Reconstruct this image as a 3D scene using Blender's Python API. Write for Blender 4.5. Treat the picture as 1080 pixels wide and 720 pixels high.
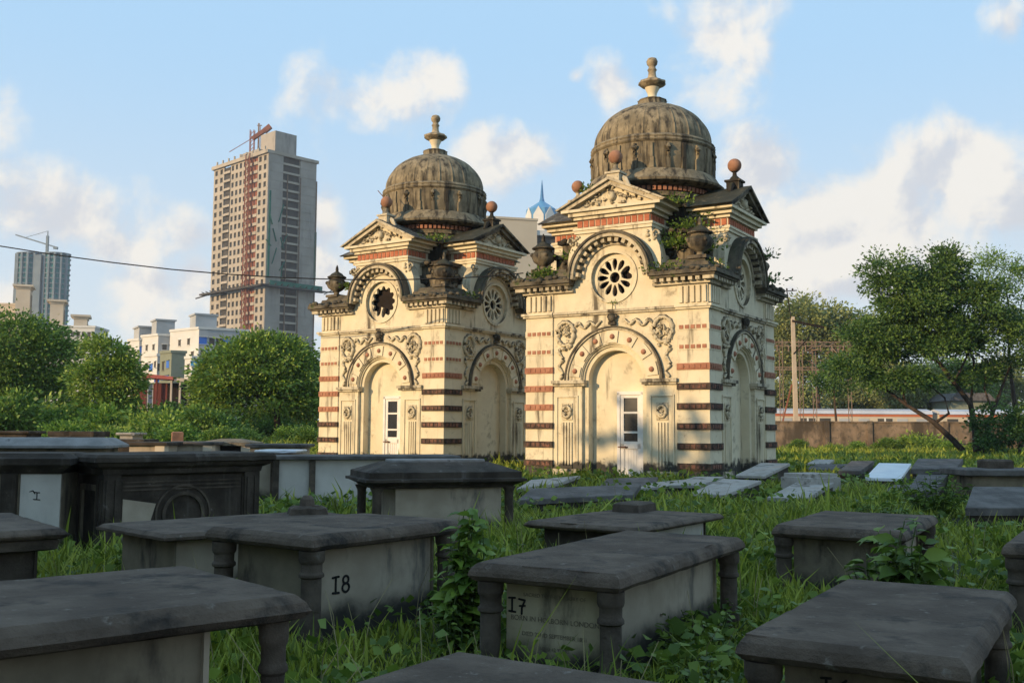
import bpy, bmesh, math, random
import numpy as np
from mathutils import Matrix, Vector
R = math.radians
for o in list(bpy.data.objects): bpy.data.objects.remove(o)
scn = bpy.context.scene
COL = scn.collection

# ------------------------------------------------------------------ camera
EYE = 1.3; FPX = 1065.8; PITCH = 0.08646; ROLL = 0.006
cam = bpy.data.cameras.new('camera'); camo = bpy.data.objects.new('camera', cam); COL.objects.link(camo)
cam.sensor_width = 36; cam.lens = 36 * FPX / 1080; cam.clip_end = 6000; cam.clip_start = 0.05
camo.matrix_world = Matrix.Translation((0, 0, EYE)) @ Matrix.Rotation(math.pi / 2 + PITCH, 4, 'X') @ Matrix.Rotation(ROLL, 4, 'Z')
scn.camera = camo

def ray(px, py):
    X = px - 540; Y = py - 360
    x = X + ROLL * Y; y = Y - ROLL * X
    a = x / FPX; b = -y / FPX
    return np.array([a, math.cos(PITCH) - b * math.sin(PITCH), math.sin(PITCH) + b * math.cos(PITCH)])
def on_z(px, py, z):
    r = ray(px, py); k = (z - EYE) / r[2]; return np.array([r[0] * k, r[1] * k, z])
def at_d(px, py, d):
    r = ray(px, py); k = d / r[1]; return np.array([r[0] * k, d, EYE + r[2] * k])

# ------------------------------------------------------------------ light, sky, exposure
SUN_AZ = np.array([-0.817, -0.576]); SUN_EL = R(12)
sun_d = Vector((SUN_AZ[0] * math.cos(SUN_EL), SUN_AZ[1] * math.cos(SUN_EL), math.sin(SUN_EL))).normalized()
sl = bpy.data.lights.new('sun', 'SUN'); sl.energy = 4.6; sl.angle = R(0.5); sl.color = (1.0, 0.71, 0.40)
so = bpy.data.objects.new('sun', sl); COL.objects.link(so)
so.rotation_euler = sun_d.to_track_quat('Z', 'Y').to_euler()
scn.view_settings.view_transform = 'Standard'; scn.view_settings.look = 'None'
scn.view_settings.exposure = 0.12; scn.view_settings.gamma = 1.0; scn.view_settings.use_curve_mapping = False
W = bpy.data.worlds.new('World'); scn.world = W; W.use_nodes = True
SKY_STRENGTH = 0.12
def make_world():
    nt = W.node_tree; N = nt.nodes; L = nt.links; N.clear()
    def nd(t, **k):
        n = N.new(t)
        for a, b in k.items(): setattr(n, a, b)
        return n
    def math_(op, a, b=None, c=None, clamp=False):
        n = nd('ShaderNodeMath', operation=op); n.use_clamp = clamp
        for i, v in enumerate((a, b, c)):
            if v is None: continue
            if isinstance(v, (int, float)): n.inputs[i].default_value = v
            else: L.new(v, n.inputs[i])
        return n.outputs[0]
    def vmath(op, a, b):
        n = nd('ShaderNodeVectorMath', operation=op)
        for i, v in enumerate((a, b)):
            if isinstance(v, tuple): n.inputs[i].default_value = v
            else: L.new(v, n.inputs[i])
        return n
    def mixc(f, a, b):
        n = nd('ShaderNodeMix', data_type='RGBA')
        if isinstance(f, (int, float)): n.inputs[0].default_value = f
        else: L.new(f, n.inputs[0])
        for s, v in ((6, a), (7, b)):
            if isinstance(v, tuple): n.inputs[s].default_value = (*v, 1)
            else: L.new(v, n.inputs[s])
        return n.outputs[2]
    def smooth(v, lo, hi):
        n = nd('ShaderNodeMapRange', interpolation_type='SMOOTHSTEP')
        L.new(v, n.inputs[0]); n.inputs[1].default_value = lo; n.inputs[2].default_value = hi
        return n.outputs[0]
    out = nd('ShaderNodeOutputWorld'); bg = nd('ShaderNodeBackground'); bg.inputs[1].default_value = SKY_STRENGTH
    L.new(bg.outputs[0], out.inputs[0])
    sky = nd('ShaderNodeTexSky', sky_type='NISHITA'); sky.sun_disc = False
    sky.sun_elevation = SUN_EL; sky.sun_rotation = math.atan2(sun_d.x, sun_d.y)
    sky.air_density = 1.0; sky.dust_density = 0.6; sky.ozone_density = 1.6
    tc = nd('ShaderNodeTexCoord'); sep = nd('ShaderNodeSeparateXYZ'); L.new(tc.outputs['Generated'], sep.inputs[0])
    az = math_('ARCTAN2', sep.outputs[0], sep.outputs[1]); el = math_('ARCSINE', sep.outputs[2])
    cmb = nd('ShaderNodeCombineXYZ'); L.new(az, cmb.inputs[0]); L.new(el, cmb.inputs[1]); P = cmb.outputs[0]
    blobs = [(905, 225, 175, 75, 1.0), (800, 185, 70, 52, .95), (1000, 180, 75, 60, .9), (870, 275, 190, 60, .9), (770, 250, 70, 80, .8),
             (645, 92, 42, 42, .72), (608, 80, 16, 14, .5), (750, 42, 85, 68, .56), (735, 90, 60, 40, .45), (390, 106, 95, 50, .58), (458, 80, 42, 36, .5),
             (545, 163, 85, 40, .75), (60, 238, 95, 60, .78), (120, 262, 80, 46, .7), (150, 300, 75, 36, .75), (205, 300, 34, 40, .85), (345, 225, 26, 62, .8),
             (345, 290, 40, 60, .7), (200, 250, 40, 30, .45), (8, 90, 26, 60, .4), (1065, 28, 40, 40, .6), (1075, 225, 40, 46, .7), (250, 320, 260, 40, .55), (20, 320, 90, 50, .5)]
    acc = None
    for px, py, rx, ry, s in blobs:
        r = ray(px, py); r = r / np.linalg.norm(r)
        a0 = math.atan2(r[0], r[1]); e0 = math.asin(r[2])
        d = vmath('SUBTRACT', P, (a0, e0, 0)); m = vmath('MULTIPLY', d.outputs[0], (FPX / rx / 1.12, FPX / ry / 1.12, 0))
        ln = nd('ShaderNodeVectorMath', operation='LENGTH'); L.new(m.outputs[0], ln.inputs[0])
        v = math_('MULTIPLY_ADD', ln.outputs['Value'], -s, s)
        acc = v if acc is None else math_('MAXIMUM', acc, v)
    def fbm(off, scale=10.5):
        q = vmath('ADD', P, off)
        n = nd('ShaderNodeTexNoise', noise_dimensions='2D'); L.new(q.outputs[0], n.inputs['Vector'])
        n.inputs['Scale'].default_value = scale; n.inputs['Detail'].default_value = 9; n.inputs['Roughness'].default_value = .56
        n.inputs['Distortion'].default_value = .12
        return n.outputs[0]
    n1 = fbm((0, 0, 0)); n2 = fbm((-.016, .02, 0))
    D = math_('ADD', acc, math_('MULTIPLY_ADD', n1, 1.7, -.86))
    mask = smooth(D, .06, .60)
    # far from the framed part of the sky: a few ordinary clouds all round
    wide = smooth(fbm((3.1, 1.7, 0), 2.6), .58, .75)
    front = smooth(math_('ABSOLUTE', az), .62, .8)
    mask = math_('MAXIMUM', mask, math_('MULTIPLY', math_('MULTIPLY', wide, front), .7))
    lit = smooth(math_('MULTIPLY_ADD', math_('SUBTRACT', n1, n2), 2.6, .60), .2, .8)
    lowen = smooth(el, .02, .40)
    k = 1 / SKY_STRENGTH
    ccol = mixc(lit, (.66 * k, .66 * k, .69 * k), (.96 * k, .89 * k, .79 * k))
    # thin bright veil in the blue, whiter towards the horizon
    blue = mixc(.92, sky.outputs[0], mixc(lowen, (.72 * k, .80 * k, .86 * k), (.43 * k, .68 * k, .94 * k)))
    col = mixc(math_('MULTIPLY', mask, .84), blue, ccol)
    L.new(col, bg.inputs[0])
make_world()

# ------------------------------------------------------------------ helpers
def tag(o, label=None, cat=None, group=None, kind=None):
    if label: o['label'] = label
    if cat: o['category'] = cat
    if group: o['group'] = group
    if kind: o['kind'] = kind
    return o
def empty(name, loc, rz, label, cat, group=None):
    o = bpy.data.objects.new(name, None); COL.objects.link(o); o.location = loc; o.rotation_euler = (0, 0, rz)
    o.empty_display_size = .2
    return tag(o, label, cat, group)
def copy_tree(o, parent=None):
    c = o.copy(); COL.objects.link(c)
    if parent is not None: c.parent = parent
    for ch in o.children: copy_tree(ch, c)
    return c

class MB:
    def __init__(s): s.v = []; s.f = []; s.mi = []; s.M = Matrix.Identity(4); s.m = 0
    def add(s, vs, fs):
        b = len(s.v)
        s.v += [tuple(s.M @ Vector(v)) for v in vs]
        for f in fs: s.f.append(tuple(b + i for i in f)); s.mi.append(s.m)
    def box(s, x0, x1, y0, y1, z0, z1):
        s.add([(x0, y0, z0), (x1, y0, z0), (x1, y1, z0), (x0, y1, z0), (x0, y0, z1), (x1, y0, z1), (x1, y1, z1), (x0, y1, z1)],
              [(3, 2, 1, 0), (4, 5, 6, 7), (0, 1, 5, 4), (1, 2, 6, 5), (2, 3, 7, 6), (3, 0, 4, 7)])
    def prism(s, out, y0, y1):            # outline in (x, z), extruded along y
        n = len(out)
        vs = [(x, y0, z) for x, z in out] + [(x, y1, z) for x, z in out]
        fs = [tuple(range(n)), tuple(range(2 * n - 1, n - 1, -1))] + [(i, (i + 1) % n, n + (i + 1) % n, n + i) for i in range(n)]
        s.add(vs, fs)
    def arc(s, cx, cz, r0, r1, a0, a1, n, y0, y1):
        n = max(n, 1)
        A = [a0 + (a1 - a0) * i / n for i in range(n + 1)]
        for i in range(n):                # wedge by wedge keeps quads clean
            a, b = A[i], A[i + 1]
            q = [(cx + r0 * math.cos(a), cz + r0 * math.sin(a)), (cx + r1 * math.cos(a), cz + r1 * math.sin(a)),
                 (cx + r1 * math.cos(b), cz + r1 * math.sin(b)), (cx + r0 * math.cos(b), cz + r0 * math.sin(b))]
            vs = [(x, y0, z) for x, z in q] + [(x, y1, z) for x, z in q]
            fs = [(0, 1, 2, 3), (7, 6, 5, 4), (0, 4, 5, 1), (2, 6, 7, 3)]
            if i == 0: fs.append((0, 3, 7, 4)); fs[-1] = (1, 0, 4, 5) if False else (3, 0, 4, 7) if False else (0, 1, 5, 4)
            if i == 0: fs[-1] = (0, 1, 5, 4)
            fs2 = [(0, 1, 2, 3), (7, 6, 5, 4), (1, 5, 6, 2), (0, 3, 7, 4)]
            if i == 0: fs2.append((0, 4, 5, 1))
            if i == n - 1: fs2.append((3, 2, 6, 7))
            s.add(vs, fs2)
    def lathe(s, prof, n=24, c=(0, 0, 0), rf=None, cap=True):
        vs = []; fs = []
        for j, (r, z) in enumerate(prof):
            for i in range(n):
                a = 2 * math.pi * i / n; rr = r * (rf(a, j) if rf else 1)
                vs.append((c[0] + rr * math.cos(a), c[1] + rr * math.sin(a), c[2] + z))
        for j in range(len(prof) - 1):
            for i in range(n):
                k = (i + 1) % n
                fs.append((j * n + i, j * n + k, (j + 1) * n + k, (j + 1) * n + i))
        if cap:
            fs.append(tuple(range(n - 1, -1, -1))); m = (len(prof) - 1) * n; fs.append(tuple(range(m, m + n)))
        s.add(vs, fs)
    def tube(s, pts, rad, n=6):
        pts = [Vector(p) for p in pts]
        if not hasattr(rad, '__len__'): rad = [rad] * len(pts)
        vs = []; fs = []; up = Vector((0, 0, 1))
        for j, p in enumerate(pts):
            d = (pts[min(j + 1, len(pts) - 1)] - pts[max(j - 1, 0)])
            d = d.normalized() if d.length > 1e-9 else Vector((0, 0, 1))
            u = d.cross(up)
            if u.length < .05: u = d.cross(Vector((1, 0, 0)))
            u.normalize(); w = u.cross(d)
            for i in range(n):
                a = 2 * math.pi * i / n; vs.append(p + (u * math.cos(a) + w * math.sin(a)) * rad[j])
        for j in range(len(pts) - 1):
            for i in range(n):
                k = (i + 1) % n; fs.append((j * n + i, j * n + k, (j + 1) * n + k, (j + 1) * n + i))
        fs.append(tuple(range(n - 1, -1, -1))); m = (len(pts) - 1) * n; fs.append(tuple(range(m, m + n)))
        s.add(vs, fs)
    def sphere(s, c, r, n=14, sz=1.0):
        prof = [(r * math.sin(math.pi * j / n) + 1e-4, -r * sz * math.cos(math.pi * j / n)) for j in range(n + 1)]
        s.lathe(prof, n + 4, c)
    def bar(s, a, b, w, h=None):          # square bar between two points
        a = Vector(a); b = Vector(b); h = h or w; d = b - a; L_ = d.length; q = d.to_track_quat('X', 'Z').to_matrix().to_4x4()
        o = s.M; s.M = o @ Matrix.Translation(a) @ q; s.box(0, L_, -w / 2, w / 2, -h / 2, h / 2); s.M = o
    def build(s, name, mats, parent=None, smooth=0, label=None):
        me = bpy.data.meshes.new(name); me.from_pydata(s.v, [], s.f)
        if not isinstance(mats, (list, tuple)): mats = [mats]
        for m in mats: me.materials.append(m)
        me.polygons.foreach_set('material_index', s.mi)
        bm = bmesh.new(); bm.from_mesh(me)
        if smooth: bmesh.ops.remove_doubles(bm, verts=bm.verts, dist=1e-5)
        bmesh.ops.recalc_face_normals(bm, faces=bm.faces)
        if smooth:
            for f in bm.faces: f.smooth = True
            for e in bm.edges:
                if len(e.link_faces) == 2 and e.calc_face_angle(0) > R(smooth): e.smooth = False
        bm.to_mesh(me); bm.free()
        o = bpy.data.objects.new(name, me); COL.objects.link(o)
        if parent is not None: o.parent = parent
        if label: o['label'] = label
        return o

def sstep(a, b, x):
    t = np.clip((x - a) / (b - a), 0, 1); return t * t * (3 - 2 * t)
def gz(x, y):
    x = np.asarray(x, float); y = np.asarray(y, float)
    g = .13 * sstep(6, 22, y) + .42 * sstep(24, 50, y) * sstep(2, -8, x) * (1 - sstep(90, 160, y))
    g = g + .035 * np.sin(x * 1.3 + y * .7) * np.sin(y * .9 - x * .4) * (1 - sstep(40, 80, y))
    return g

# ------------------------------------------------------------------ materials
def mat(name, a, b, scale=4.0, detail=6, rough=.9, bump=.25, stain=None, base=None, top=None, spots=None, island=0, trans=0, spec=.3, coord='Object', metallic=0, bscale=None):
    m = bpy.data.materials.new(name); m.use_nodes = True
    nt = m.node_tree; N = nt.nodes; L = nt.links; N.clear()
    def nd(t, **k):
        n = N.new(t)
        for p, q in k.items(): setattr(n, p, q)
        return n
    out = nd('ShaderNodeOutputMaterial'); pb = nd('ShaderNodeBsdfPrincipled')
    pb.inputs['Roughness'].default_value = rough; pb.inputs['Specular IOR Level'].default_value = spec; pb.inputs['Metallic'].default_value = metallic
    tc = nd('ShaderNodeTexCoord'); co = tc.outputs[coord]
    def noise(sc, det=6, vec=None, rg=.6):
        n = nd('ShaderNodeTexNoise'); n.inputs['Scale'].default_value = sc; n.inputs['Detail'].default_value = det; n.inputs['Roughness'].default_value = rg
        L.new(vec if vec is not None else co, n.inputs['Vector']); return n.outputs[0]
    def mapv(sc):
        n = nd('ShaderNodeMapping'); n.inputs['Scale'].default_value = sc; L.new(co, n.inputs['Vector']); return n.outputs[0]
    def rng(v, lo, hi, to0=0, to1=1):
        n = nd('ShaderNodeMapRange', interpolation_type='SMOOTHSTEP'); L.new(v, n.inputs[0])
        for i, q in enumerate((lo, hi, to0, to1)): n.inputs[i + 1].default_value = q
        return n.outputs[0]
    def mx(f, p, q):
        n = nd('ShaderNodeMix', data_type='RGBA')
        L.new(f, n.inputs[0])
        for s_, v in ((6, p), (7, q)):
            if isinstance(v, tuple): n.inputs[s_].default_value = (*v, 1)
            else: L.new(v, n.inputs[s_])
        return n.outputs[2]
    def mul(p, q):
        n = nd('ShaderNodeMath', operation='MULTIPLY')
        for i, v in enumerate((p, q)):
            if isinstance(v, (int, float)): n.inputs[i].default_value = v
            else: L.new(v, n.inputs[i])
        return n.outputs[0]
    n1 = noise(scale, detail)
    c = mx(rng(n1, .33, .67), a, b)
    if island:
        g = nd('ShaderNodeNewGeometry'); c2 = nd('ShaderNodeHueSaturation')
        c2.inputs['Hue'].default_value = .5
        vv = rng(g.outputs['Random Per Island'], 0, 1, 1 - island, 1 + island); L.new(vv, c2.inputs['Value'])
        hh = rng(g.outputs['Random Per Island'], 0, 1, .5 + island * .03, .5 - island * .04); L.new(hh, c2.inputs['Hue'])
        L.new(c, c2.inputs['Color']); c = c2.outputs[0]
    if spots:                              # (colour, lo, hi, scale)
        c = mx(rng(noise(spots[3], 8, None, .7), spots[1], spots[2]), c, spots[0])
    if stain:                              # running streaks: (colour, lo, hi, scale, vertical stretch)
        c = mx(rng(noise(1, 8, mapv((stain[3], stain[3], stain[3] * stain[4])), .65), stain[1], stain[2]), c, stain[0])
    if base:                               # mould creeping up from the ground: (colour, height, ragged)
        sp = nd('ShaderNodeSeparateXYZ'); L.new(co, sp.inputs[0])
        ad = nd('ShaderNodeMath', operation='MULTIPLY_ADD'); L.new(noise(5, 6), ad.inputs[0]); ad.inputs[1].default_value = -base[2]; L.new(sp.outputs[2], ad.inputs[2])
        c = mx(rng(ad.outputs[0], base[1] - base[2] * .5 + .08, base[1] - base[2] * .5 - .08), c, base[0])
    if top:                                # lichen and soot settled on upward faces: (colour, amount)
        g = nd('ShaderNodeNewGeometry'); sp = nd('ShaderNodeSeparateXYZ'); L.new(g.outputs['Normal'], sp.inputs[0])
        c = mx(mul(mul(rng(sp.outputs[2], .25, .7), rng(noise(7, 5), .2, .5)), top[1]), c, top[0])
    L.new(c, pb.inputs['Base Color'])
    if bump:
        bp = nd('ShaderNodeBump'); bp.inputs['Strength'].default_value = bump; bp.inputs['Distance'].default_value = .02
        L.new(noise(bscale or scale * 6, 6, None, .7), bp.inputs['Height']); L.new(bp.outputs[0], pb.inputs['Normal'])
    if trans:
        tr = nd('ShaderNodeBsdfTranslucent'); L.new(c, tr.inputs[0]); ms = nd('ShaderNodeMixShader'); ms.inputs[0].default_value = trans
        L.new(pb.outputs[0], ms.inputs[1]); L.new(tr.outputs[0], ms.inputs[2]); L.new(ms.outputs[0], out.inputs[0])
    else: L.new(pb.outputs[0], out.inputs[0])
    return m

SOOT = (.045, .038, .03)
M = dict(
 plaster=mat('cream_plaster', (.60, .52, .36), (.68, .605, .43), 1.6, stain=((.12, .10, .07), .545, .73, 3.4, .11), spots=((.33, .28, .19), .54, .72, 2.2), base=((.06, .055, .045), .36, .60), top=(SOOT, .85), bump=.25),
 plaster_worn=mat('worn_plaster', (.40, .345, .245), (.56, .49, .35), 2.2, stain=((.07, .06, .045), .49, .66, 3.0, .25), spots=((.10, .085, .06), .55, .68, 6), top=(SOOT, .95), bump=.5),
 relief=mat('moulded_plaster', (.48, .41, .28), (.63, .55, .38), 5, spots=((.09, .075, .05), .50, .65, 8), top=(SOOT, .9), bump=.5),
 cornice=mat('sooty_cornice', (.055, .048, .037), (.15, .125, .085), 3, spots=((.05, .07, .02), .56, .68, 3), top=((.035, .035, .022), .8), bump=.8),
 attic=mat('blackened_stone', (.085, .07, .05), (.23, .19, .125), 2.4, stain=((.028, .024, .019), .42, .58, 2.4, .3), spots=((.05, .07, .02), .62, .72, 3), top=((.03, .032, .02), .9), bump=.8),
 attic_warm=mat('weathered_finial', (.20, .16, .105), (.42, .34, .22), 5, spots=((.08, .065, .045), .52, .66, 6), bump=.6),
 dome=mat('weathered_dome', (.165, .135, .085), (.30, .245, .155), 3.2, detail=9, stain=((.045, .038, .028), .46, .64, 5.5, .12), spots=((.10, .085, .06), .58, .70, 7), bump=.6),
 terracotta=mat('terracotta', (.29, .125, .075), (.40, .19, .115), 5, spots=((.12, .07, .045), .56, .70, 9), bump=.3),
 terracotta_soot_shade=mat('soot_shade_terracotta', (.10, .055, .04), (.22, .10, .065), 5, spots=((.04, .032, .026), .45, .62, 6), bump=.3),  # soot, with the shade on the sunless piers put into the colour
 frieze_red=mat('red_frieze_tile', (.36, .115, .06), (.45, .165, .09), 6, spots=((.20, .10, .06), .58, .70, 9), bump=.3),
 band=mat('blackened_band', (.042, .032, .025), (.10, .068, .048), 5, spots=((.30, .12, .07), .60, .72, 5), bump=.6),
 ball=mat('terracotta_ball', (.25, .125, .075), (.36, .185, .11), 3, spots=((.14, .09, .06), .56, .68, 5), bump=.3),
 white_paint=mat('white_paint', (.64, .60, .54), (.74, .70, .64), 3, stain=((.45, .42, .38), .62, .76, 5, .2), rough=.55, bump=.08),
 glass=mat('dark_glass', (.012, .012, .012), (.022, .02, .018), 2, rough=.18, bump=0, spec=.5),
 dark=mat('dark_interior', (.012, .008, .006), (.022, .014, .01), 2, bump=0),
 iron=mat('rusty_iron', (.10, .05, .03), (.17, .08, .045), 8, rough=.8, bump=.2),
 slab=mat('tomb_slab_stone', (.074, .054, .039), (.150, .114, .084), 2.6, detail=9, spots=((.21, .185, .155), .585, .72, 13), stain=((.034, .028, .023), .50, .66, 3.4, .9), bump=.9, bscale=30),
 slab_edge=mat('tomb_edge_stone', (.042, .032, .023), (.105, .082, .061), 4, spots=((.15, .135, .12), .62, .76, 12), bump=.7, bscale=30),
 tomb_col=mat('tomb_column_stone', (.046, .035, .025), (.108, .084, .062), 5, spots=((.13, .12, .10), .62, .74, 10), bump=.5, bscale=30),
 panel_grey=mat('grey_tomb_panel', (.33, .272, .20), (.43, .36, .27), 2.5, stain=((.12, .11, .095), .54, .72, 3, .3), base=((.035, .032, .026), .17, .25), bump=.2),
 panel_buff=mat('buff_tomb_panel', (.31, .26, .16), (.42, .355, .23), 3, stain=((.10, .085, .06), .54, .72, 3, .35), base=((.03, .027, .022), .14, .25), bump=.2),
 panel_brown=mat('brown_tomb_panel', (.15, .122, .083), (.23, .19, .13), 3, stain=((.05, .042, .034), .52, .70, 3, .35), base=((.03, .027, .022), .12, .25), bump=.3),
 panel_white=mat('white_tomb_panel', (.47, .44, .39), (.56, .53, .47), 2.5, stain=((.30, .30, .28), .58, .76, 3, .3), base=((.06, .06, .05), .12, .3), bump=.12),
 black_tomb=mat('blackened_tomb', (.028, .021, .015), (.070, .055, .041), 2.5, stain=((.12, .105, .09), .57, .74, 5, .10), spots=((.22, .205, .185), .62, .76, 5), bump=.7),
 ledger_pale=mat('pale_ledger', (.30, .275, .24), (.42, .395, .36), 2.5, stain=((.13, .115, .09), .52, .68, 2.5, 1), spots=((.10, .09, .07), .57, .70, 7), bump=.25),
 ledger_white=mat('white_marble', (.62, .66, .70), (.72, .75, .77), 2, spots=((.48, .50, .51), .60, .76, 3), rough=.35, bump=.05),
 ledger_dark=mat('dark_ledger', (.075, .068, .062), (.14, .128, .118), 3, spots=((.05, .046, .042), .55, .7, 5), bump=.4),
 light_slab=mat('light_weathered_slab', (.17, .165, .155), (.27, .26, .25), 4, spots=((.06, .055, .05), .58, .72, 8), bump=.3),
 ink=mat('black_ink', (.006, .006, .006), (.012, .012, .012), 9, bump=0, rough=.7),
 faint_ink=mat('faded_ink', (.12, .10, .065), (.19, .16, .105), 30, bump=0, rough=.8),
 soil=mat('grassy_soil', (.020, .024, .010), (.040, .048, .016), .8, spots=((.060, .050, .030), .60, .72, 1.7), bump=.8, bscale=9),
 grass=mat('grass_blades', (.17, .235, .028), (.25, .30, .042), .9, island=.45, trans=.35, rough=.6, bump=0, spec=.25, spots=((.24, .21, .08), .57, .72, .55)),
 weed=mat('weed_leaves', (.095, .165, .022), (.15, .23, .034), 1.2, island=.4, trans=.3, rough=.5, bump=0, spec=.35),
 weed_bright=mat('bright_weed_leaves', (.11, .20, .026), (.17, .27, .04), 1.2, island=.4, trans=.35, rough=.5, bump=0, spec=.35),
 shrub=mat('shrub_leaves', (.105, .215, .030), (.17, .29, .044), .35, island=.45, trans=.3, rough=.55, bump=0),
 leaf_round=mat('glossy_tree_leaves', (.125, .225, .030), (.20, .305, .050), .5, island=.45, trans=.22, rough=.45, bump=0, spec=.4),
 leaf_dark=mat('dark_tree_leaves', (.055, .120, .026), (.095, .170, .036), .4, island=.4, trans=.22, rough=.5, bump=0),
 leaf_mid=mat('mid_tree_leaves', (.100, .195, .030), (.165, .265, .048), .4, island=.45, trans=.28, rough=.5, bump=0),
 leaf_young=mat('young_tree_leaves', (.15, .26, .04), (.24, .33, .06), .4, island=.45, trans=.3, rough=.5, bump=0),
 leaf_pale=mat('pale_tree_leaves', (.19, .235, .075), (.27, .30, .11), .3, island=.4, trans=.3, rough=.55, bump=0),
 moss=mat('wall_plant_leaves', (.07, .13, .018), (.13, .20, .025), 3, island=.4, trans=.3, bump=0),
 bark=mat('tree_bark', (.035, .025, .018), (.075, .055, .04), 3, bump=.8, bscale=12),
 stem=mat('green_stem', (.05, .08, .025), (.08, .11, .03), 6, bump=0),
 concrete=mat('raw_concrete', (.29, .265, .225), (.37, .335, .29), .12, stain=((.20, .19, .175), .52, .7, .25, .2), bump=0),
 concrete_lit=mat('concrete_frame', (.34, .30, .24), (.42, .37, .30), .15, stain=((.25, .22, .18), .56, .74, .3, .2), bump=0),  # lit copy of the raw concrete, sun warmth put into its colour
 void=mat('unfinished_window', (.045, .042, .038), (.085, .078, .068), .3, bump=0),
 rust_red=mat('red_oxide_steel', (.20, .075, .045), (.28, .11, .065), .4, bump=0),
 net=mat('green_safety_net', (.02, .11, .08), (.04, .17, .12), .5, bump=0),
 teal=mat('teal_netting', (.015, .13, .14), (.04, .21, .20), .12, spots=((.06, .30, .24), .60, .70, .22), bump=0),
 teal_slab=mat('blue_grey_concrete', (.15, .19, .215), (.20, .24, .26), .2, bump=0),
 cream_wall=mat('cream_wall', (.55, .46, .34), (.61, .52, .39), .2, bump=0),
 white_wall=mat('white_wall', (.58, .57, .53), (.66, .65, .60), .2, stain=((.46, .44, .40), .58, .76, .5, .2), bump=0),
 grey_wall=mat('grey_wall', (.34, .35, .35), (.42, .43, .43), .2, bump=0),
 olive_wall=mat('olive_wall', (.20, .215, .155), (.235, .25, .18), .2, bump=0),
 blue_sheet=mat('blue_sheet', (.03, .12, .50), (.05, .18, .60), .5, bump=0, rough=.5),
 sky_sheet=mat('pale_blue_board', (.10, .42, .62), (.16, .50, .68), .5, bump=0, rough=.5),
 tan_wall=mat('tan_wall', (.46, .40, .30), (.52, .46, .35), .1, bump=0),
 blue_glass=mat('blue_glass', (.06, .22, .42), (.10, .30, .50), .1, rough=.25, bump=0, spec=.6),
 spire_blue=mat('blue_spire_metal', (.04, .16, .36), (.07, .22, .44), .2, rough=.4, bump=0),
 brick_wall=mat('boundary_wall', (.17, .125, .085), (.27, .20, .14), .8, stain=((.07, .055, .04), .42, .62, .9, .35), spots=((.10, .085, .065), .47, .64, 2.2), bump=.5),
 train_cream=mat('train_cream', (.50, .42, .30), (.58, .49, .36), .3, bump=0, rough=.5),
 train_red=mat('train_red_stripe', (.45, .12, .05), (.52, .16, .07), .5, bump=0, rough=.5),
 train_roof=mat('train_roof', (.44, .46, .50), (.54, .56, .60), .4, bump=0, rough=.6),
 pole_c=mat('concrete_pole', (.42, .34, .25), (.50, .41, .31), 1.5, bump=.1),
 steel=mat('rusty_steel', (.17, .115, .08), (.26, .185, .135), 1.2, bump=0),
 cable=mat('black_cable', (.015, .015, .016), (.02, .02, .022), 3, bump=0),
 red_roof=mat('red_sheet_roof', (.30, .075, .06), (.38, .105, .085), .6, bump=0),
 shed_red=mat('dark_red_sheet', (.11, .030, .024), (.17, .045, .035), .8, bump=0),
 shed_pale=mat('pale_tarpaulin', (.42, .35, .27), (.50, .42, .33), .8, bump=0),
)

# ------------------------------------------------------------------ the ground
def make_ground():
    def grid(x0, x1, nx, y0, y1, ny):
        X, Y = np.meshgrid(np.linspace(x0, x1, nx), np.linspace(y0, y1, ny)); return X, Y
    xs = np.concatenate([np.linspace(-3000, -70, 10)[:-1], np.linspace(-70, 70, 141), np.linspace(70, 3000, 10)[1:]])
    ys = np.concatenate([np.linspace(-600, -10, 6)[:-1], np.linspace(-10, 90, 101), np.geomspace(95, 4000, 14)])
    X, Y = np.meshgrid(xs, ys); Z = gz(X, Y)
    nx, ny = len(xs), len(ys)
    v = np.stack([X.ravel(), Y.ravel(), Z.ravel()], 1)
    f = [(j * nx + i, j * nx + i + 1, (j + 1) * nx + i + 1, (j + 1) * nx + i) for j in range(ny - 1) for i in range(nx - 1)]
    me = bpy.data.meshes.new('ground'); me.from_pydata(v.tolist(), [], f); me.materials.append(M['soil'])
    for p in me.polygons: p.use_smooth = True
    o = bpy.data.objects.new('ground', me); COL.objects.link(o); tag(o, 'grassy earth of the old cemetery running to the horizon', None, None, 'structure')
make_ground()
FOOT = []                                  # footprints kept free of grass: (cx, cy, angle, half length, half width)

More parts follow.
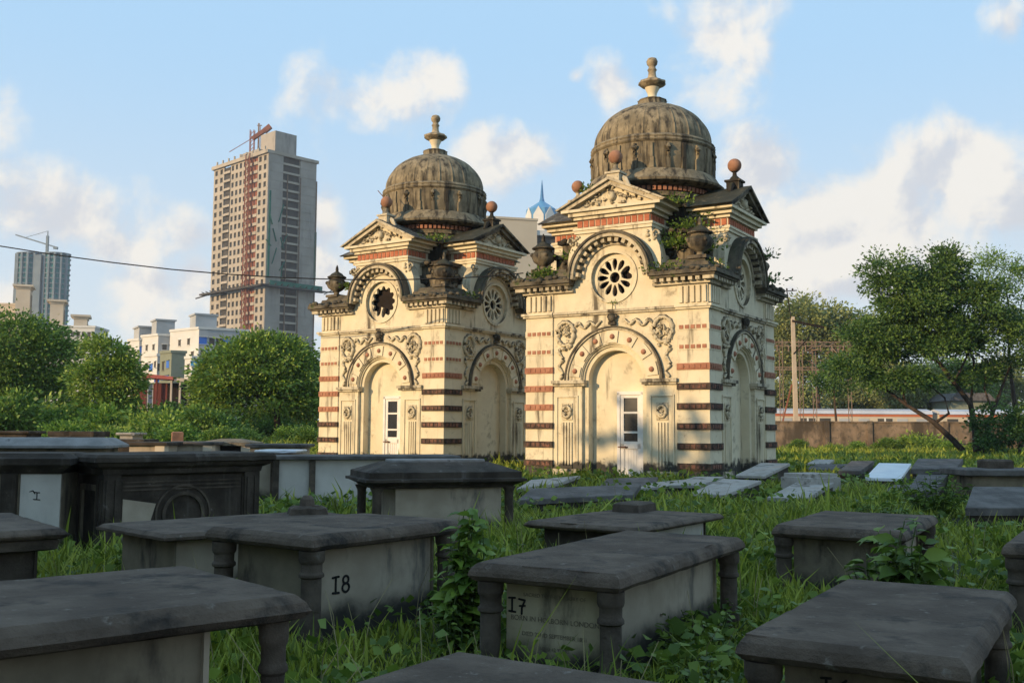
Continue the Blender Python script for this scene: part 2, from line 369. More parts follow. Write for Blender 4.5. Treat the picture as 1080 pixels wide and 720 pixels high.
# ------------------------------------------------------------------ mausoleums
WH = 2.46
def mausoleum(bx, by, t, bz, label, broken):
    c = np.array([bx, by]) + (np.array([-math.cos(t), math.sin(t)]) + np.array([math.sin(t), math.cos(t)])) * WH
    rt = empty('domed_mausoleum', (c[0], c[1], bz), -t, label, 'mausoleum', 'twin domed mausoleums')
    FOOT.append((c[0], c[1], -t, WH + .15, WH + .15))
    rnd = random.Random(7 if broken else 11)
    def rotm(k): return Matrix.Rotation(k * math.pi / 2, 4, 'Z')
    FR = -WH
    # --- walls: four sides with arched recesses
    w = MB()
    for k in range(4):
        w.M = rotm(k)
        ro, sp = .88, 2.40
        arcp = [(ro * math.cos(a), sp + ro * math.sin(a)) for a in np.linspace(math.pi, 0, 25)]
        half = lambda s: None
        w.prism([(-1.75, -.3), (-ro, -.3)] + [p for p in arcp if p[0] <= 1e-6] + [(0, 4.10), (-1.75, 4.10)], FR, FR + .34)
        w.prism([(0, 4.10)] + [p for p in arcp if p[0] >= -1e-6] + [(ro, -.3), (1.75, -.3), (1.75, 4.10)], FR, FR + .34)
        # lunette plate round the rose window
        outl = [(0, 4.10), (1.74, 4.10), (1.74, 4.66), (1.28, 4.66), (1.28, 5.45), (1.24, 5.66), (1.14, 5.86), (1.06, 6.0), (1.03, 6.12), (0, 6.12)]
        hr = [(.62 * math.sin(a), 4.96 + .62 * math.cos(a)) for a in np.linspace(0, math.pi, 21)]
        w.prism(outl + hr, FR, FR + .3)
        w.prism([(-x, z) for x, z in outl] + [(-x, z) for x, z in hr], FR, FR + .3)
        w.box(-1.27, 1.27, FR + .30, -1.1, 4.10, 5.45); w.box(-1.02, 1.02, FR + .30, -1.1, 5.45, 6.12)
        w.box(-1.70, 1.70, FR + .34, FR + .60, -.3, 4.10)
    w.build('wall', M['plaster'], rt)
    for k in range(4):
        seen = k in (0, 1)
        # recess orders and blank panel
        a = MB(); a.M = rotm(k)
        a.arc(0, 2.40, .74, .88, 0, math.pi, 24, FR + .10, FR + .34)
        a.box(-.88, -.74, FR + .10, FR + .34, -.3, 2.40); a.box(.74, .88, FR + .10, FR + .34, -.3, 2.40)
        a.arc(0, 2.40, .84, .885, 0, math.pi, 24, FR + .05, FR + .10)
        a.build('arch_recess', M['plaster'], rt)
        s = MB(); s.M = rotm(k)
        nv = 7; sp = math.pi / nv                # block voussoirs, every one a little proud
        s.arc(0, 2.40, .90, 1.245, 0, math.pi, 28, FR - .03, FR)
        for i in range(nv):
            mid = sp * (i + .5)
            s.arc(0, 2.40, .925, 1.215, mid - sp * .30, mid + sp * .30, 4, FR - .065, FR - .03)
        sur = s.build('arch_surround', M['plaster'], rt)
        if seen:
            for i in range(nv):
                mid = sp * (i + .5); b = MB(); b.M = rotm(k) @ Matrix.Translation((1.07 * math.cos(mid), FR - .06, 2.40 + 1.07 * math.sin(mid)))
                b.sphere((0, 0, 0), .068, 8); b.build('boss', M['terracotta'], sur, smooth=60)
        h = MB(); h.M = rotm(k); h.arc(0, 2.40, 1.29, 1.335, 0, math.pi, 32, FR - .10, FR); h.m = 1; h.arc(0, 2.40, 1.25, 1.288, 0, math.pi, 32, FR - .08, FR); h.build('hood_mould', [M['cornice'], M['plaster_worn']], rt)
        for sg in (-1, 1):
            im = MB(); im.M = rotm(k)
            x0, x1 = sorted((sg * .78, sg * 1.68))
            im.box(x0, x1, FR - .07, FR + .12, 2.27, 2.33); im.box(x0 - .02, x1 + .02, FR - .13, FR + .12, 2.33, 2.41)
            im.build('impost', M['plaster_worn'], rt)
            if seen:
                pp = MB(); pp.M = rotm(k)
                x0, x1 = sorted((sg * .98, sg * 1.60))
                pp.box(x0, x1, FR - .035, FR, 1.99, 2.03)
                pp.box(x0, x0 + .035, FR - .03, FR, .30, 1.99); pp.box(x1 - .035, x1, FR - .03, FR, .30, 1.99)
                cx = (x0 + x1) / 2
                for q in (-.12, -.04, .04, .12): pp.box(cx + q - .022, cx + q + .022, FR - .04, FR, .28, 1.36)
                pp.box(cx - .15, cx + .15, FR - .03, FR, .22, .28)
                pl = pp.build('pilaster_panel', M['plaster'], rt)
                ro = MB(); ro.M = rotm(k)
                ro.box(cx - .15, cx + .15, FR - .025, FR, 1.42, 1.84)
                ring = [(cx + .11 * math.cos(q), FR - .045, 1.63 + .14 * math.sin(q)) for q in np.linspace(0, 2 * math.pi, 17)]
                ro.tube(ring, [.035 + .012 * (i % 2) for i in range(17)], 6)
                for _ in range(9):
                    q = rnd.uniform(0, 6.28); rr = rnd.uniform(.02, .17)
                    ro.sphere((cx + rr * math.cos(q) * .8, FR - .04, 1.62 + rr * math.sin(q) * 1.1), rnd.uniform(.025, .045), 6)
                ro.build('rosette', M['relief'], pl, smooth=60)
        if seen:
            # moulded wreaths with ribbons in the spandrels
            for sg in (-1, 1):
                wr = MB(); wr.M = rotm(k)
                cx, cz = sg * 1.33, 3.60
                ring = [(cx + .24 * math.cos(q), FR - .03, cz + .30 * math.sin(q)) for q in np.linspace(0, 2 * math.pi, 25)]
                wr.tube(ring, [.045 + .022 * (i % 2) for i in range(25)], 6)
                for _ in range(16):
                    q = rnd.uniform(0, 6.28); rr = rnd.uniform(.05, .26)
                    p = (cx + rr * math.cos(q) * .85, FR - .03, cz + rr * math.sin(q) * 1.1)
                    wr.tube([p, (p[0] + rnd.uniform(-.08, .08), FR - .055, p[2] + rnd.uniform(-.1, .1)), (p[0] + rnd.uniform(-.12, .12), FR - .02, p[2] + rnd.uniform(-.14, .14))], [.03, .036, .015], 6)
                for i in range(9): wr.sphere((cx + sg * .02 + rnd.uniform(-.17, .17), FR - .03, cz - .33 + rnd.uniform(-.07, .04)), rnd.uniform(.03, .06), 6)
                rib = [(sg * (1.05 - .72 * i / 32), FR - .03 - .015 * math.sin(i * .9), 3.76 + (.085 - .0012 * i) * math.sin(i * .42) + .0025 * i) for i in range(33)]
                wr.tube(rib, [.028 + .022 * abs(math.sin(i * .31)) for i in range(33)], 6)
                drop = [(sg * (1.46 + .055 * math.sin(i * .55)), FR - .03, 3.24 - .033 * i) for i in range(25)]
                wr.tube(drop, [.02 + .03 * abs(math.sin(i * .5)) for i in range(25)], 6)
                wr.build('wreath', M['relief'], rt, smooth=60)
            kh = MB(); kh.M = rotm(k)
            kh.sphere((0, FR - .09, 3.93), .10, 9, 1.25); kh.box(-.09, .09, FR - .12, FR, 3.76, 3.84)
            for sg in (-1, 1): kh.sphere((sg * .10, FR - .05, 3.97), .05, 7)
            kh.build('carved_head', M['attic'], rt, smooth=60)
        # rose window
        g = MB(); g.M = rotm(k)
        g.arc(0, 4.96, .60, .66, 0, 2 * math.pi, 32, FR - .035, FR + .01)
        g.arc(0, 4.96, .475, .62, 0, 2 * math.pi, 36, FR + .08, FR + .18)
        if not (k == 0 and broken == 'A'): g.arc(0, 4.96, .135, .185, 0, 2 * math.pi, 20, FR + .09, FR + .17)
        shape = [(.17, .040), (.25, .022), (.34, .022), (.41, .040), (.455, .080), (.49, .128)]
        for i in range(12):
            an = (i + .5) * math.pi / 6
            sh = shape
            if k == 0 and broken == 'A': sh = [(.385, .012), (.41, .034), (.455, .080), (.49, .128)] if i not in (8,) else shape
            if k == 0 and broken == 'B' and i == 0: sh = [(.40, .012), (.43, .04), (.455, .080), (.49, .128)]
            pts = [(r, q) for r, q in sh] + [(r, -q) for r, q in reversed(sh)]
            ca, sa = math.cos(an), math.sin(an)
            g.prism([(r * ca - q * sa, 4.96 + r * sa + q * ca) for r, q in pts], FR + .095, FR + .165)
        rw = g.build('rose_window', M['plaster'], rt)
        d = MB(); d.M = rotm(k); d.arc(0, 4.96, .001, .61, 0, 2 * math.pi, 24, FR + .27, FR + .29); d.build('opening', M['dark'], rw)
        # cornice bending over the rose as an arched hood
        hd = MB(); hd.M = rotm(k)
        hd.arc(0, 4.96, 1.065, 1.12, -.06, math.pi + .06, 40, FR - .34, FR + .02)
        hd.arc(0, 4.96, 1.12, 1.15, -.02, math.pi + .02, 40, FR - .26, FR + .02)
        hood = hd.build('arched_hood', M['cornice'], rt)
        hd = MB(); hd.M = rotm(k)
        hd.arc(0, 4.96, .80, .86, 0, math.pi, 32, FR - .05, FR)
        hd.arc(0, 4.96, .98, 1.063, -.02, math.pi + .02, 40, FR - .30, FR + .01)
        for i in range(15):
            an = math.pi * (i + .5) / 15
            hd.arc(0, 4.96, .87, .98, an - .055, an + .055, 1, FR - .22, FR)
        hd.build('hood_dentils', M['plaster_worn'], hood)
        # entablature, pediment and gable roof
        pe = MB(); pe.M = rotm(k)
        yb = -1.0
        pe.box(-1.07, 1.07, FR - .05, yb, 6.12, 6.20); pe.box(-1.10, 1.10, FR - .08, yb, 6.20, 6.26); pe.box(-1.0, 1.0, FR, yb, 6.26, 6.47)
        pe.box(-1.08, 1.08, FR - .08, yb, 6.47, 6.55); pe.box(-1.19, 1.19, FR - .16, yb, 6.55, 6.65); pe.box(-1.36, 1.36, FR - .24, yb, 6.65, 6.72)
        pe.prism([(-1.30, 6.72), (1.30, 6.72), (0, 7.30)], FR - .04, FR + .2)
        ped = pe.build('pediment', M['plaster'], rt)
        rk = MB(); rk.M = rotm(k)
        for sg in (-1, 1):
            rk.prism([(sg * 1.45, 6.72), (sg * 1.20, 6.72), (0, 7.255), (0, 7.37)], FR - .20, FR + .1)
            rk.prism([(sg * 1.52, 6.735), (sg * 1.45, 6.722), (0, 7.372), (0, 7.45)], FR - .28, -.9)
            rk.prism([(sg * 1.44, 6.725), (0, 7.36), (0, 6.725)], FR + .12, -.9)
        rk.build('gable_roof', M['plaster_worn'] if k != 1 else M['attic'], ped)
        fz = MB(); fz.M = rotm(k)
        for i in range(12): x = -.92 + i * .1675; fz.box(x - .066, x + .066, FR - .022, FR, 6.285, 6.445)
        for sg in (-1, 1):
            for i in range(5):
                y = FR + .10 + i * .1675; x0, x1 = sorted((sg * 1.0, sg * 1.022)); fz.box(x0, x1, y - .066, y + .066, 6.285, 6.445)
        fz.build('frieze', M['frieze_red'], ped)
        if seen:
            ty = MB(); ty.M = rotm(k)
            for _ in range(34):
                x = rnd.uniform(-.8, .8); z = 6.80 + rnd.random() * max(.02, (.46 - abs(x) * .52))
                ty.tube([(x, FR - .05, z), (x + rnd.uniform(-.07, .07), FR - .085, z + rnd.uniform(-.04, .06)), (x + rnd.uniform(-.11, .11), FR - .05, z + rnd.uniform(-.03, .05))], [.03, .04, .018], 6)
            ty.sphere((0, FR - .07, 7.0), .11, 8, 1.3)
            ty.build('tympanum_relief', M['relief'], ped, smooth=60)
            for sg in (-1, 1):
                vo = MB(); vo.M = rotm(k)
                pts = [(sg * (1.16 + .10 * math.cos(q) * (1 - q / 9)), FR - .03, 5.92 + .14 * math.sin(q) * (1 - q / 9)) for q in np.linspace(0, 6.5, 14)]
                vo.tube(pts, .03, 6)
                for _ in range(7): vo.sphere((sg * rnd.uniform(.92, 1.12), FR - .02, rnd.uniform(5.75, 6.08)), rnd.uniform(.025, .05), 6)
                vo.build('scroll_bracket', M['relief'], rt, smooth=60)
        # ball finial on the gable
        bp = MB(); bp.M = rotm(k) @ Matrix.Translation((0, FR + .16, 0))
        bp.box(-.17, .17, -.17, .17, 7.15, 7.58); bp.box(-.21, .21, -.21, .21, 7.58, 7.63)
        for sg in (-1, 1): bp.tube([(sg * .17, 0, 7.5), (sg * .28, 0, 7.42), (sg * .36, 0, 7.26)], [.07, .08, .05], 6)
        bp.lathe([(.15, 7.63), (.12, 7.70), (.06, 7.76), (.05, 7.84), (.09, 7.87)], 14)
        bf = bp.build('ball_finial', M['plaster_worn'] if k != 1 else M['attic'], rt, smooth=40)
        ba = MB(); ba.M = bp.M; ba.sphere((0, 0, 8.03), .18, 14); ba.build('ball', M['ball'], bf, smooth=80)
        if broken == 'A' and k == 0:
            rd = MB(); rd.M = bp.M; rd.tube([(-.02, 0, 8.1), (-.32, -.05, 8.42)], .014, 5); rd.build('rod', M['iron'], bf)
    # string course between wall and frieze
    st = MB()
    for k in range(4):
        st.M = rotm(k); st.box(-1.70, 1.70, FR - .06, FR, 4.035, 4.085); st.box(-1.70, 1.70, FR - .10, FR, 4.085, 4.145)
    st.build('string_course', M['plaster_worn'], rt)
    # corner piers with bands, flutes, cornices, urns
    for k in range(4):
        x0 = 1.70; O = WH + .035
        p = MB(); p.M = rotm(k)                 # corner at (+x, -y)
        p.box(x0, O, -O, -x0, -.3, 4.04); p.box(x0 - .02, O + .06, -O - .06, -x0 + .02, 4.04, 4.09); p.box(x0 - .03, O + .10, -O - .10, -x0 + .03, 4.09, 4.15)
        p.box(x0, O - .02, -O + .02, -x0, 4.15, 4.64)
        for q in np.linspace(x0 + .10, O - .10, 5):
            p.box(q - .045, q + .045, -O - .03, -O + .02, 4.20, 4.60); p.box(O - .02, O + .03, -q - .045, -q + .045, 4.20, 4.60)
        pier = p.build('corner_pier', M['plaster'], rt)
        for i in range(8):
            z = 3.62 - .47 * i
            if i < 2: e, frame, mid = .012, M['plaster'], M['terracotta']
            elif i < 3 or (k == 3 and i < 5): e, frame, mid = .022, M['terracotta'], M['terracotta']
            else: e, frame, mid = .035, M['band'], M['terracotta_soot_shade']  # lower bands: black staining and shade both mixed into the colour
            b = MB(); b.M = rotm(k)
            b.box(x0 - (.0 if i < 2 else .012), O + e, -O - e, -x0 + (.0 if i < 2 else .012), z - .078, z + .078)
            b.m = 1
            for q in np.linspace(x0 + .11, O - .11, 5):
                b.box(q - .050, q + .050, -O - e - .014, -O - e, z - .045, z + .045); b.box(O + e, O + e + .014, -q - .050, -q + .050, z - .045, z + .045)
            b.build('terracotta_band', [frame, mid], pier)
        cb = MB(); cb.M = rotm(k)
        a0 = 1.09
        cb.box(a0, WH + .10, -WH - .10, -a0, 4.64, 4.71)
        for q in np.linspace(a0 + .12, WH + .20, 9):
            cb.box(q - .05, q + .05, -WH - .24, -WH, 4.71, 4.80); cb.box(WH, WH + .24, -q - .05, -q + .05, 4.71, 4.80)
        cc = cb.build('corner_cornice', M['plaster_worn'], rt)
        ct = MB(); ct.M = rotm(k)
        ct.box(a0, WH + .28, -WH - .28, -a0, 4.80, 4.86); ct.box(a0 - .02, WH + .34, -WH - .34, -a0 + .02, 4.86, 4.95)
        def fr(z0, z1, lo0, hi0, lo1, hi1):
            ct.add([(lo0, -hi0, z0), (hi0, -hi0, z0), (hi0, -lo0, z0), (lo0, -lo0, z0), (lo1, -hi1, z1), (hi1, -hi1, z1), (hi1, -lo1, z1), (lo1, -lo1, z1)],
                   [(3, 2, 1, 0), (4, 5, 6, 7), (0, 1, 5, 4), (1, 2, 6, 5), (2, 3, 7, 6), (3, 0, 4, 7)])
        fr(4.95, 5.06, 1.2, WH + .29, 1.22, WH + .12); fr(5.06, 5.16, 1.25, WH + .05, 1.28, WH + .03); fr(5.16, 5.28, 1.35, WH - .06, 1.40, WH - .12)
        for _ in range(46):                     # rubble, soil and roots along the ledge
            q = rnd.uniform(a0, WH + .30); e_ = WH + rnd.uniform(-.05, .34)
            x, y = (q, -e_) if rnd.random() < .5 else (e_, -q)
            ct.sphere((x, y, rnd.uniform(4.90, 5.04)), rnd.uniform(.04, .11), 6, rnd.uniform(.5, 1.0))
        ct.build('cornice_slab', M['cornice'], cc, smooth=50)
        u = MB(); u.M = rotm(k) @ Matrix.Translation((2.17, -2.17, 0))
        u.box(-.24, .24, -.24, .24, 5.26, 5.34)
        u.lathe([(.20, 5.30), (.20, 5.33), (.09, 5.37), (.08, 5.43), (.14, 5.47), (.26, 5.56), (.31, 5.68), (.29, 5.76), (.22, 5.82), (.22, 5.86), (.30, 5.89), (.30, 5.92), (.22, 5.96), (.17, 6.02), (.08, 6.07), (.045, 6.10), (.05, 6.16), (.035, 6.24), (.01, 6.30)], 18,
                rf=lambda a, j: 1 + (.05 * math.cos(9 * a) if 4 <= j <= 8 else 0))
        for q in (.785, 2.356, 3.927, 5.498): u.sphere((.30 * math.cos(q), .30 * math.sin(q), 5.72), .06, 7)
        u.build('urn', M['attic'], rt, smooth=50)
    # attic mass in the re-entrant corners
    at = MB()
    at.box(-1.92, 1.92, -1.92, 1.92, 4.7, 5.62); at.box(-1.98, 1.98, -1.98, 1.98, 5.62, 5.72); at.box(-1.80, 1.80, -1.80, 1.80, 5.72, 6.02); at.box(-1.90, 1.90, -1.90, 1.90, 6.02, 6.13); at.box(-1.50, 1.50, -1.50, 1.50, 6.13, 6.72); at.box(-1.60, 1.60, -1.60, 1.60, 6.72, 6.86)
    for _ in range(190):
        sd = rnd.randrange(4); q = rnd.uniform(-1.8, 1.8); e_ = rnd.choice((1.94, 1.90, 1.98, 1.62, 1.55)); z = {1.94: rnd.uniform(5.1, 5.6), 1.90: 6.10, 1.98: 5.70, 1.62: 6.85, 1.55: rnd.uniform(6.2, 6.7)}[e_]
        at.M = rotm(sd); at.sphere((q * (e_ / 1.9), -e_, z), rnd.uniform(.05, .13), 6, rnd.uniform(.5, 1.0))
    at.M = Matrix.Identity(4)
    at.build('attic', M['attic'], rt, smooth=50)
    # drum, ledge, dome
    d = MB()
    d.lathe([(1.46, 6.3), (1.46, 7.28)], 64); d.lathe([(1.50, 6.86), (1.50, 6.95)], 64)
    for i in range(30):
        a = 2 * math.pi * i / 30; d.M = Matrix.Rotation(a, 4, 'Z')
        d.box(1.44, 1.51, -.045, .045, 6.95, 7.17); d.arc(0, 0, 0.001, .001, 0, 1, 1, 0, 0) if False else None
        d.box(1.44, 1.53, -.16, .16, 7.17, 7.20)
    d.M = Matrix.Identity(4); d.lathe([(1.52, 7.20), (1.54, 7.28)], 64)
    dr = d.build('drum', M['dome'], rt)
    tb = MB()
    for i in range(72):
        tb.M = Matrix.Rotation(2 * math.pi * i / 72, 4, 'Z'); tb.box(1.47, 1.585, -.042, .042, 7.30, 7.42)
    tb.M = Matrix.Identity(4); tb.m = 1; tb.lathe([(1.50, 7.275), (1.50, 7.46)], 64)
    tb.build('terracotta_dentils', [M['terracotta'], M['band']], dr)
    le = MB()
    le.lathe([(1.5, 7.44), (1.80, 7.47), (1.90, 7.50), (1.92, 7.56), (1.86, 7.60), (1.78, 7.70), (1.72, 7.80), (1.66, 7.86), (1.5, 7.86)], 72)
    le.build('drum_ledge', M['dome'], rt, smooth=35)
    dm = MB()
    prof = [(1.60, 7.84), (1.63, 8.0), (1.645, 8.35), (1.63, 8.56), (1.66, 8.58), (1.68, 8.62), (1.66, 8.67), (1.68, 8.71), (1.64, 8.76), (1.565, 8.80)]
    dm.lathe(prof, 96, rf=lambda a, j: 1 + (.006 * math.cos(48 * a) if 4 <= j <= 8 else 0))
    for i in range(24):
        dm.M = Matrix.Rotation(2 * math.pi * (i + .5) / 24, 4, 'Z'); dm.box(1.55, 1.675, -.06, .06, 7.86, 8.14); dm.box(1.58, 1.685, -.035, .035, 8.14, 8.52)
        if i % 2 == 0:
            dm.tube([(1.66, 0, 8.48), (1.69, 0, 8.38), (1.68, 0, 8.26), (1.67, 0, 8.16)], [.05, .075, .06, .02], 6)
            dm.sphere((1.68, .05, 8.42), .04, 6); dm.sphere((1.68, -.05, 8.42), .04, 6)
    dm.M = Matrix.Identity(4)
    dm.build('dome_drum', M['dome'], rt, smooth=35)
    sh = MB()
    pr = [(1.565, 8.79)]
    for i in range(1, 19):
        q = i / 18 * R(76); pr.append((1.575 * math.cos(q) ** .97, 8.79 + 1.20 * math.sin(q)))
    def rib(a, j):
        x = (a * 24 / (2 * math.pi)) % 1.0; x = min(x, 1 - x)
        return 1 + (.012 if x < .07 else (-.006 if x < .14 else .002))
    sh.lathe(pr, 240, rf=rib)
    sh.build('dome', M['dome'], rt, smooth=50)
    la = MB()
    la.lathe([(.52, 9.86), (.46, 9.90), (.44, 9.96), (.40, 10.0), (.38, 10.09), (.40, 10.12), (.33, 10.16), (.16, 10.20)], 24, rf=lambda a, j: 1 + .03 * math.cos(12 * a))
    la.build('lantern', M['dome'], rt, smooth=40)
    fi = MB(); fi.lathe([(.16, 10.18), (.12, 10.26), (.13, 10.34), (.19, 10.46), (.20, 10.50)], 18); fi.build('finial_foot', M['plaster'], rt, smooth=45)
    fi = MB()
    fi.lathe([(.20, 10.50), (.30, 10.55), (.37, 10.61), (.36, 10.66), (.24, 10.72), (.14, 10.76), (.11, 10.84), (.10, 10.95), (.13, 11.0), (.10, 11.05), (.09, 11.10), (.14, 11.16), (.155, 11.24), (.12, 11.32), (.05, 11.35)], 24, rf=lambda a, j: 1 + (.07 * math.cos(9 * a) if 1 <= j <= 3 else 0))
    fi.build('finial', M['attic_warm'], rt, smooth=45)
    # the door stands in the right half of the front recess
    dy = FR + .16
    dd = MB(); X0, X1, Z0, Z1 = .05, .72, .03, 2.10
    dd.box(X0 + .06, X1 - .06, dy + .02, dy + .06, Z0, .86); dd.box(X0 + .06, X1 - .06, dy, dy + .06, .84, .90)
    for z0, z1 in ((Z0, Z0 + .09), (.72, .84)): dd.box(X0 + .06, X1 - .06, dy - .005, dy + .05, z0, z1)
    for x0, x1 in ((X0 + .06, X0 + .15), (X1 - .15, X1 - .06)): dd.box(x0, x1, dy - .005, dy + .06, Z0, Z1 - .07)
    for z in (1.12, 1.60): dd.box(X0 + .15, X1 - .15, dy - .002, dy + .06, z - .025, z + .025)
    dd.box(X0 + .15, X1 - .15, dy - .002, dy + .06, Z1 - .14, Z1 - .07)
    for i in range(5): x = X0 + .17 + i * .075; dd.box(x, x + .012, dy + .012, dy + .03, Z0 + .1, .72)
    door = dd.build('door', M['white_paint'], rt)
    df = MB(); df.box(X0 - .02, X0 + .055, dy - .03, FR + .34, 0, Z1); df.box(X1 - .055, X1 + .02, dy - .03, FR + .34, 0, Z1); df.box(X0 - .02, X1 + .02, dy - .03, FR + .34, Z1 - .065, Z1 + .02)
    df.build('door_frame', M['white_paint'], door)
    for z0, z1 in ((.90, 1.095), (1.145, 1.575), (1.625, 1.96)):
        pn = MB(); pn.box(X0 + .15, X1 - .15, dy + .03, dy + .04, z0, z1); pn.build('pane', M['glass'], door)
    hb = MB(); hb.box(X0 + .0, X0 + .26, dy - .035, dy - .01, .745, .775); hb.sphere((X0 + .2, dy - .04, .76), .03, 6); hb.build('door_bolt', M['iron'], door)
    for k in range(4):
        for sg in (-1, 1):
            pl = MB(); pl.M = rotm(k); x0, x1 = sorted((sg * .92, sg * 1.68)); pl.box(x0, x1, FR - .06, FR, -.3, .20)
            pl.build('plinth', M['plaster_worn'], rt)
    return rt
mausA = mausoleum(-1.9335, 28.84, .6110, EYE - 1.156, 'farther left domed mausoleum in full sun with a broken scalloped rose window', 'A')
mausB = mausoleum(4.598, 23.59, .5536, EYE - 1.18, 'nearer right domed mausoleum with ferns sprouting from its blackened cornices', 'B')

# ------------------------------------------------------------------ tombs
RNG = random.Random(3)
def ring_stack(mb, rings, hx, hy, jit=.0032, seg=.09):
    """closed stack of rectangular rings (inset, z) with slightly worn, uneven edges"""
    nx = max(2, int(2 * hx / seg)); ny = max(2, int(2 * hy / seg)); n = 2 * (nx + ny)
    vs = []; fs = []
    jx = [RNG.uniform(-1, 1) for _ in range(n)]; jz = [RNG.uniform(-1, 1) for _ in range(n)]
    for ins, z in rings:
        a, b = hx - ins, hy - ins
        pts = [(-a + 2 * a * i / nx, -b) for i in range(nx)] + [(a, -b + 2 * b * i / ny) for i in range(ny)] + \
              [(a - 2 * a * i / nx, b) for i in range(nx)] + [(-a, b - 2 * b * i / ny) for i in range(ny)]
        for i, (x, y) in enumerate(pts):
            q = jit * (jx[i] + RNG.uniform(-.5, .5)); vs.append((x + q, y + q * .8, z + jit * .6 * jz[i]))
    if jit < .006:                       # knocked edges
        for i in range(n):
            if RNG.random() < .04:
                q = RNG.uniform(.01, .022)
                for j in range(1, len(rings) - 1):
                    x, y, z = vs[j * n + i]; vs[j * n + i] = (x - math.copysign(min(q, abs(x)), x) * (abs(x) > hx * .9), y - math.copysign(min(q, abs(y)), y) * (abs(y) > hy * .85), z - q * .3)
    for j in range(len(rings) - 1):
        for i in range(n): k = (i + 1) % n; fs.append((j * n + i, j * n + k, (j + 1) * n + k, (j + 1) * n + i))
    fs.append(tuple(range(n - 1, -1, -1))); m = (len(rings) - 1) * n; fs.append(tuple(range(m, m + n)))
    mb.add(vs, fs)
def strokes(name, polys, width, m, parent, M4, thick=.004):
    mb = MB(); mb.M = M4
    for p in polys:
        for i in range(len(p) - 1): mb.bar((p[i][0], 0, p[i][1]), (p[i + 1][0], 0, p[i + 1][1]), width, thick) if False else mb.bar((p[i][0], 0, p[i][1]), (p[i + 1][0], 0, p[i + 1][1]), thick, width)
        for q in p: mb.sphere((q[0], 0, q[1]), width * .5, 6)
    for i, v in enumerate(mb.v): pass
    return mb.build(name, m, parent)
def circ(cx, cz, rx, rz, a0=0, a1=6.2832, n=14): return [(cx + rx * math.cos(a0 + (a1 - a0) * i / n), cz + rz * math.sin(a0 + (a1 - a0) * i / n)) for i in range(n + 1)]
GL = {'I': [[(.30, 0), (.30, 1)], [(.05, .03), (.58, .0)], [(.02, .97), (.55, 1.0)]],
      '8': [circ(.35, .75, .24, .24), circ(.36, .26, .30, .27)],
      '7': [[(.05, .95), (.55, .88), (.30, .35), (.28, -.1)], [(.1, .45), (.55, .5)]],
      '6': [[(.58, .98), (.30, .75), (.10, .35)], circ(.36, .27, .27, .27)],
      '1': [[(.25, 0), (.25, 1)]]}
def number(txt, h, parent, M4, m):
    ps = []; x = 0
    for ch in txt: ps += [[(x + px * h, pz * h) for px, pz in p] for p in GL[ch]]; x += .82 * h
    return strokes('painted_number', ps, h * .14, m, parent, M4)
def inscription(txt, h, parent, M4, m):
    cu = bpy.data.curves.new('inscription', 'FONT'); cu.body = txt; cu.size = h; cu.align_x = 'CENTER'; cu.extrude = .0008
    tmp = bpy.data.objects.new('tmp', cu); COL.objects.link(tmp)
    dg = bpy.context.evaluated_depsgraph_get(); me = bpy.data.meshes.new_from_object(tmp.evaluated_get(dg)); bpy.data.objects.remove(tmp)
    me.materials.clear(); me.materials.append(m); me.transform(M4 @ Matrix.Rotation(math.pi / 2, 4, 'X'))
    o = bpy.data.objects.new('inscription', me); COL.objects.link(o); o.parent = parent; return o

def table_tomb(label, Nx, Ny, ang, L_, Wd, ztop, th=.10, cham=.036, over=.09, cols=True, cr=.055, end_panel='panel_buff', side_panel='panel_grey', slab='slab', tilt=0, group='table tombs with slabs on corner columns', chest=True, name='table_tomb', inset=.17, foot=True, insx=None):
    """near corner (Nx, Ny); long side runs along ang, short side along ang + 90 degrees; local +x long, +y short"""
    d = np.array([math.cos(ang), math.sin(ang)]); e = np.array([-math.sin(ang), math.cos(ang)])
    c = np.array([Nx, Ny]) + d * L_ / 2 + e * Wd / 2
    z0 = float(gz(*c)); rt = empty(name, (c[0], c[1], z0), ang, label, 'tomb', group)
    if tilt: rt.rotation_euler = (0, tilt, ang)
    zt = ztop - z0; hx, hy = L_ / 2, Wd / 2
    if foot: FOOT.append((c[0], c[1], ang, hx - over, hy - over))
    s = MB(); ring_stack(s, [(.06, zt - th), (.02, zt - th + .012), (0, zt - th + .035), (.004, zt - cham - .008), (.014, zt - cham + .012), (cham * .9, zt - .006), (cham * 1.15, zt)], hx, hy)
    s.build('slab', M[slab], rt, smooth=14)
    zb = zt - th
    if cols:
        for sx in (-1, 1):
            for sy in (-1, 1):
                k = MB(); k.M = Matrix.Translation((sx * (hx - over), sy * (hy - over), 0))
                k.lathe([(cr * 1.28, zb + .004), (cr * 1.28, zb - .05), (cr * 1.2, zb - .065), (cr * 1.06, zb - .075), (cr * 1.06, zb - .12), (cr * 1.1, zb - .125), (cr * 1.25, zb - .135), (cr * 1.25, zb - .15), (cr, zb - .16), (cr * 1.02, .1), (cr * 1.25, .06), (cr * 1.3, -.1)][::-1], 14)
                k.build('column', M['tomb_col'], rt, smooth=40)
    if chest:
        b = MB(); ix, iy = hx - (insx or inset), hy - inset
        b.box(-ix, ix, -iy, iy, -.15, zb + .004)
        b.build('chest', M[side_panel], rt)
        for sx in (-1, 1):
            q = MB(); x0, x1 = sorted((sx * ix, sx * (ix + .018))); q.box(x0, x1, -iy - .018, iy + .018, -.15, zb - .004); q.build('end_panel', M[end_panel], rt)
    rt['zb'] = zb
    return rt, hx, hy, zb, inset
def face_end(hx, hy, ins, z, x_off):      # matrix on the end panel facing -x; text runs from local +y to -y
    return Matrix.Translation((-(hx - ins) - .020, x_off, z)) @ Matrix.Rotation(-math.pi / 2, 4, 'Z')
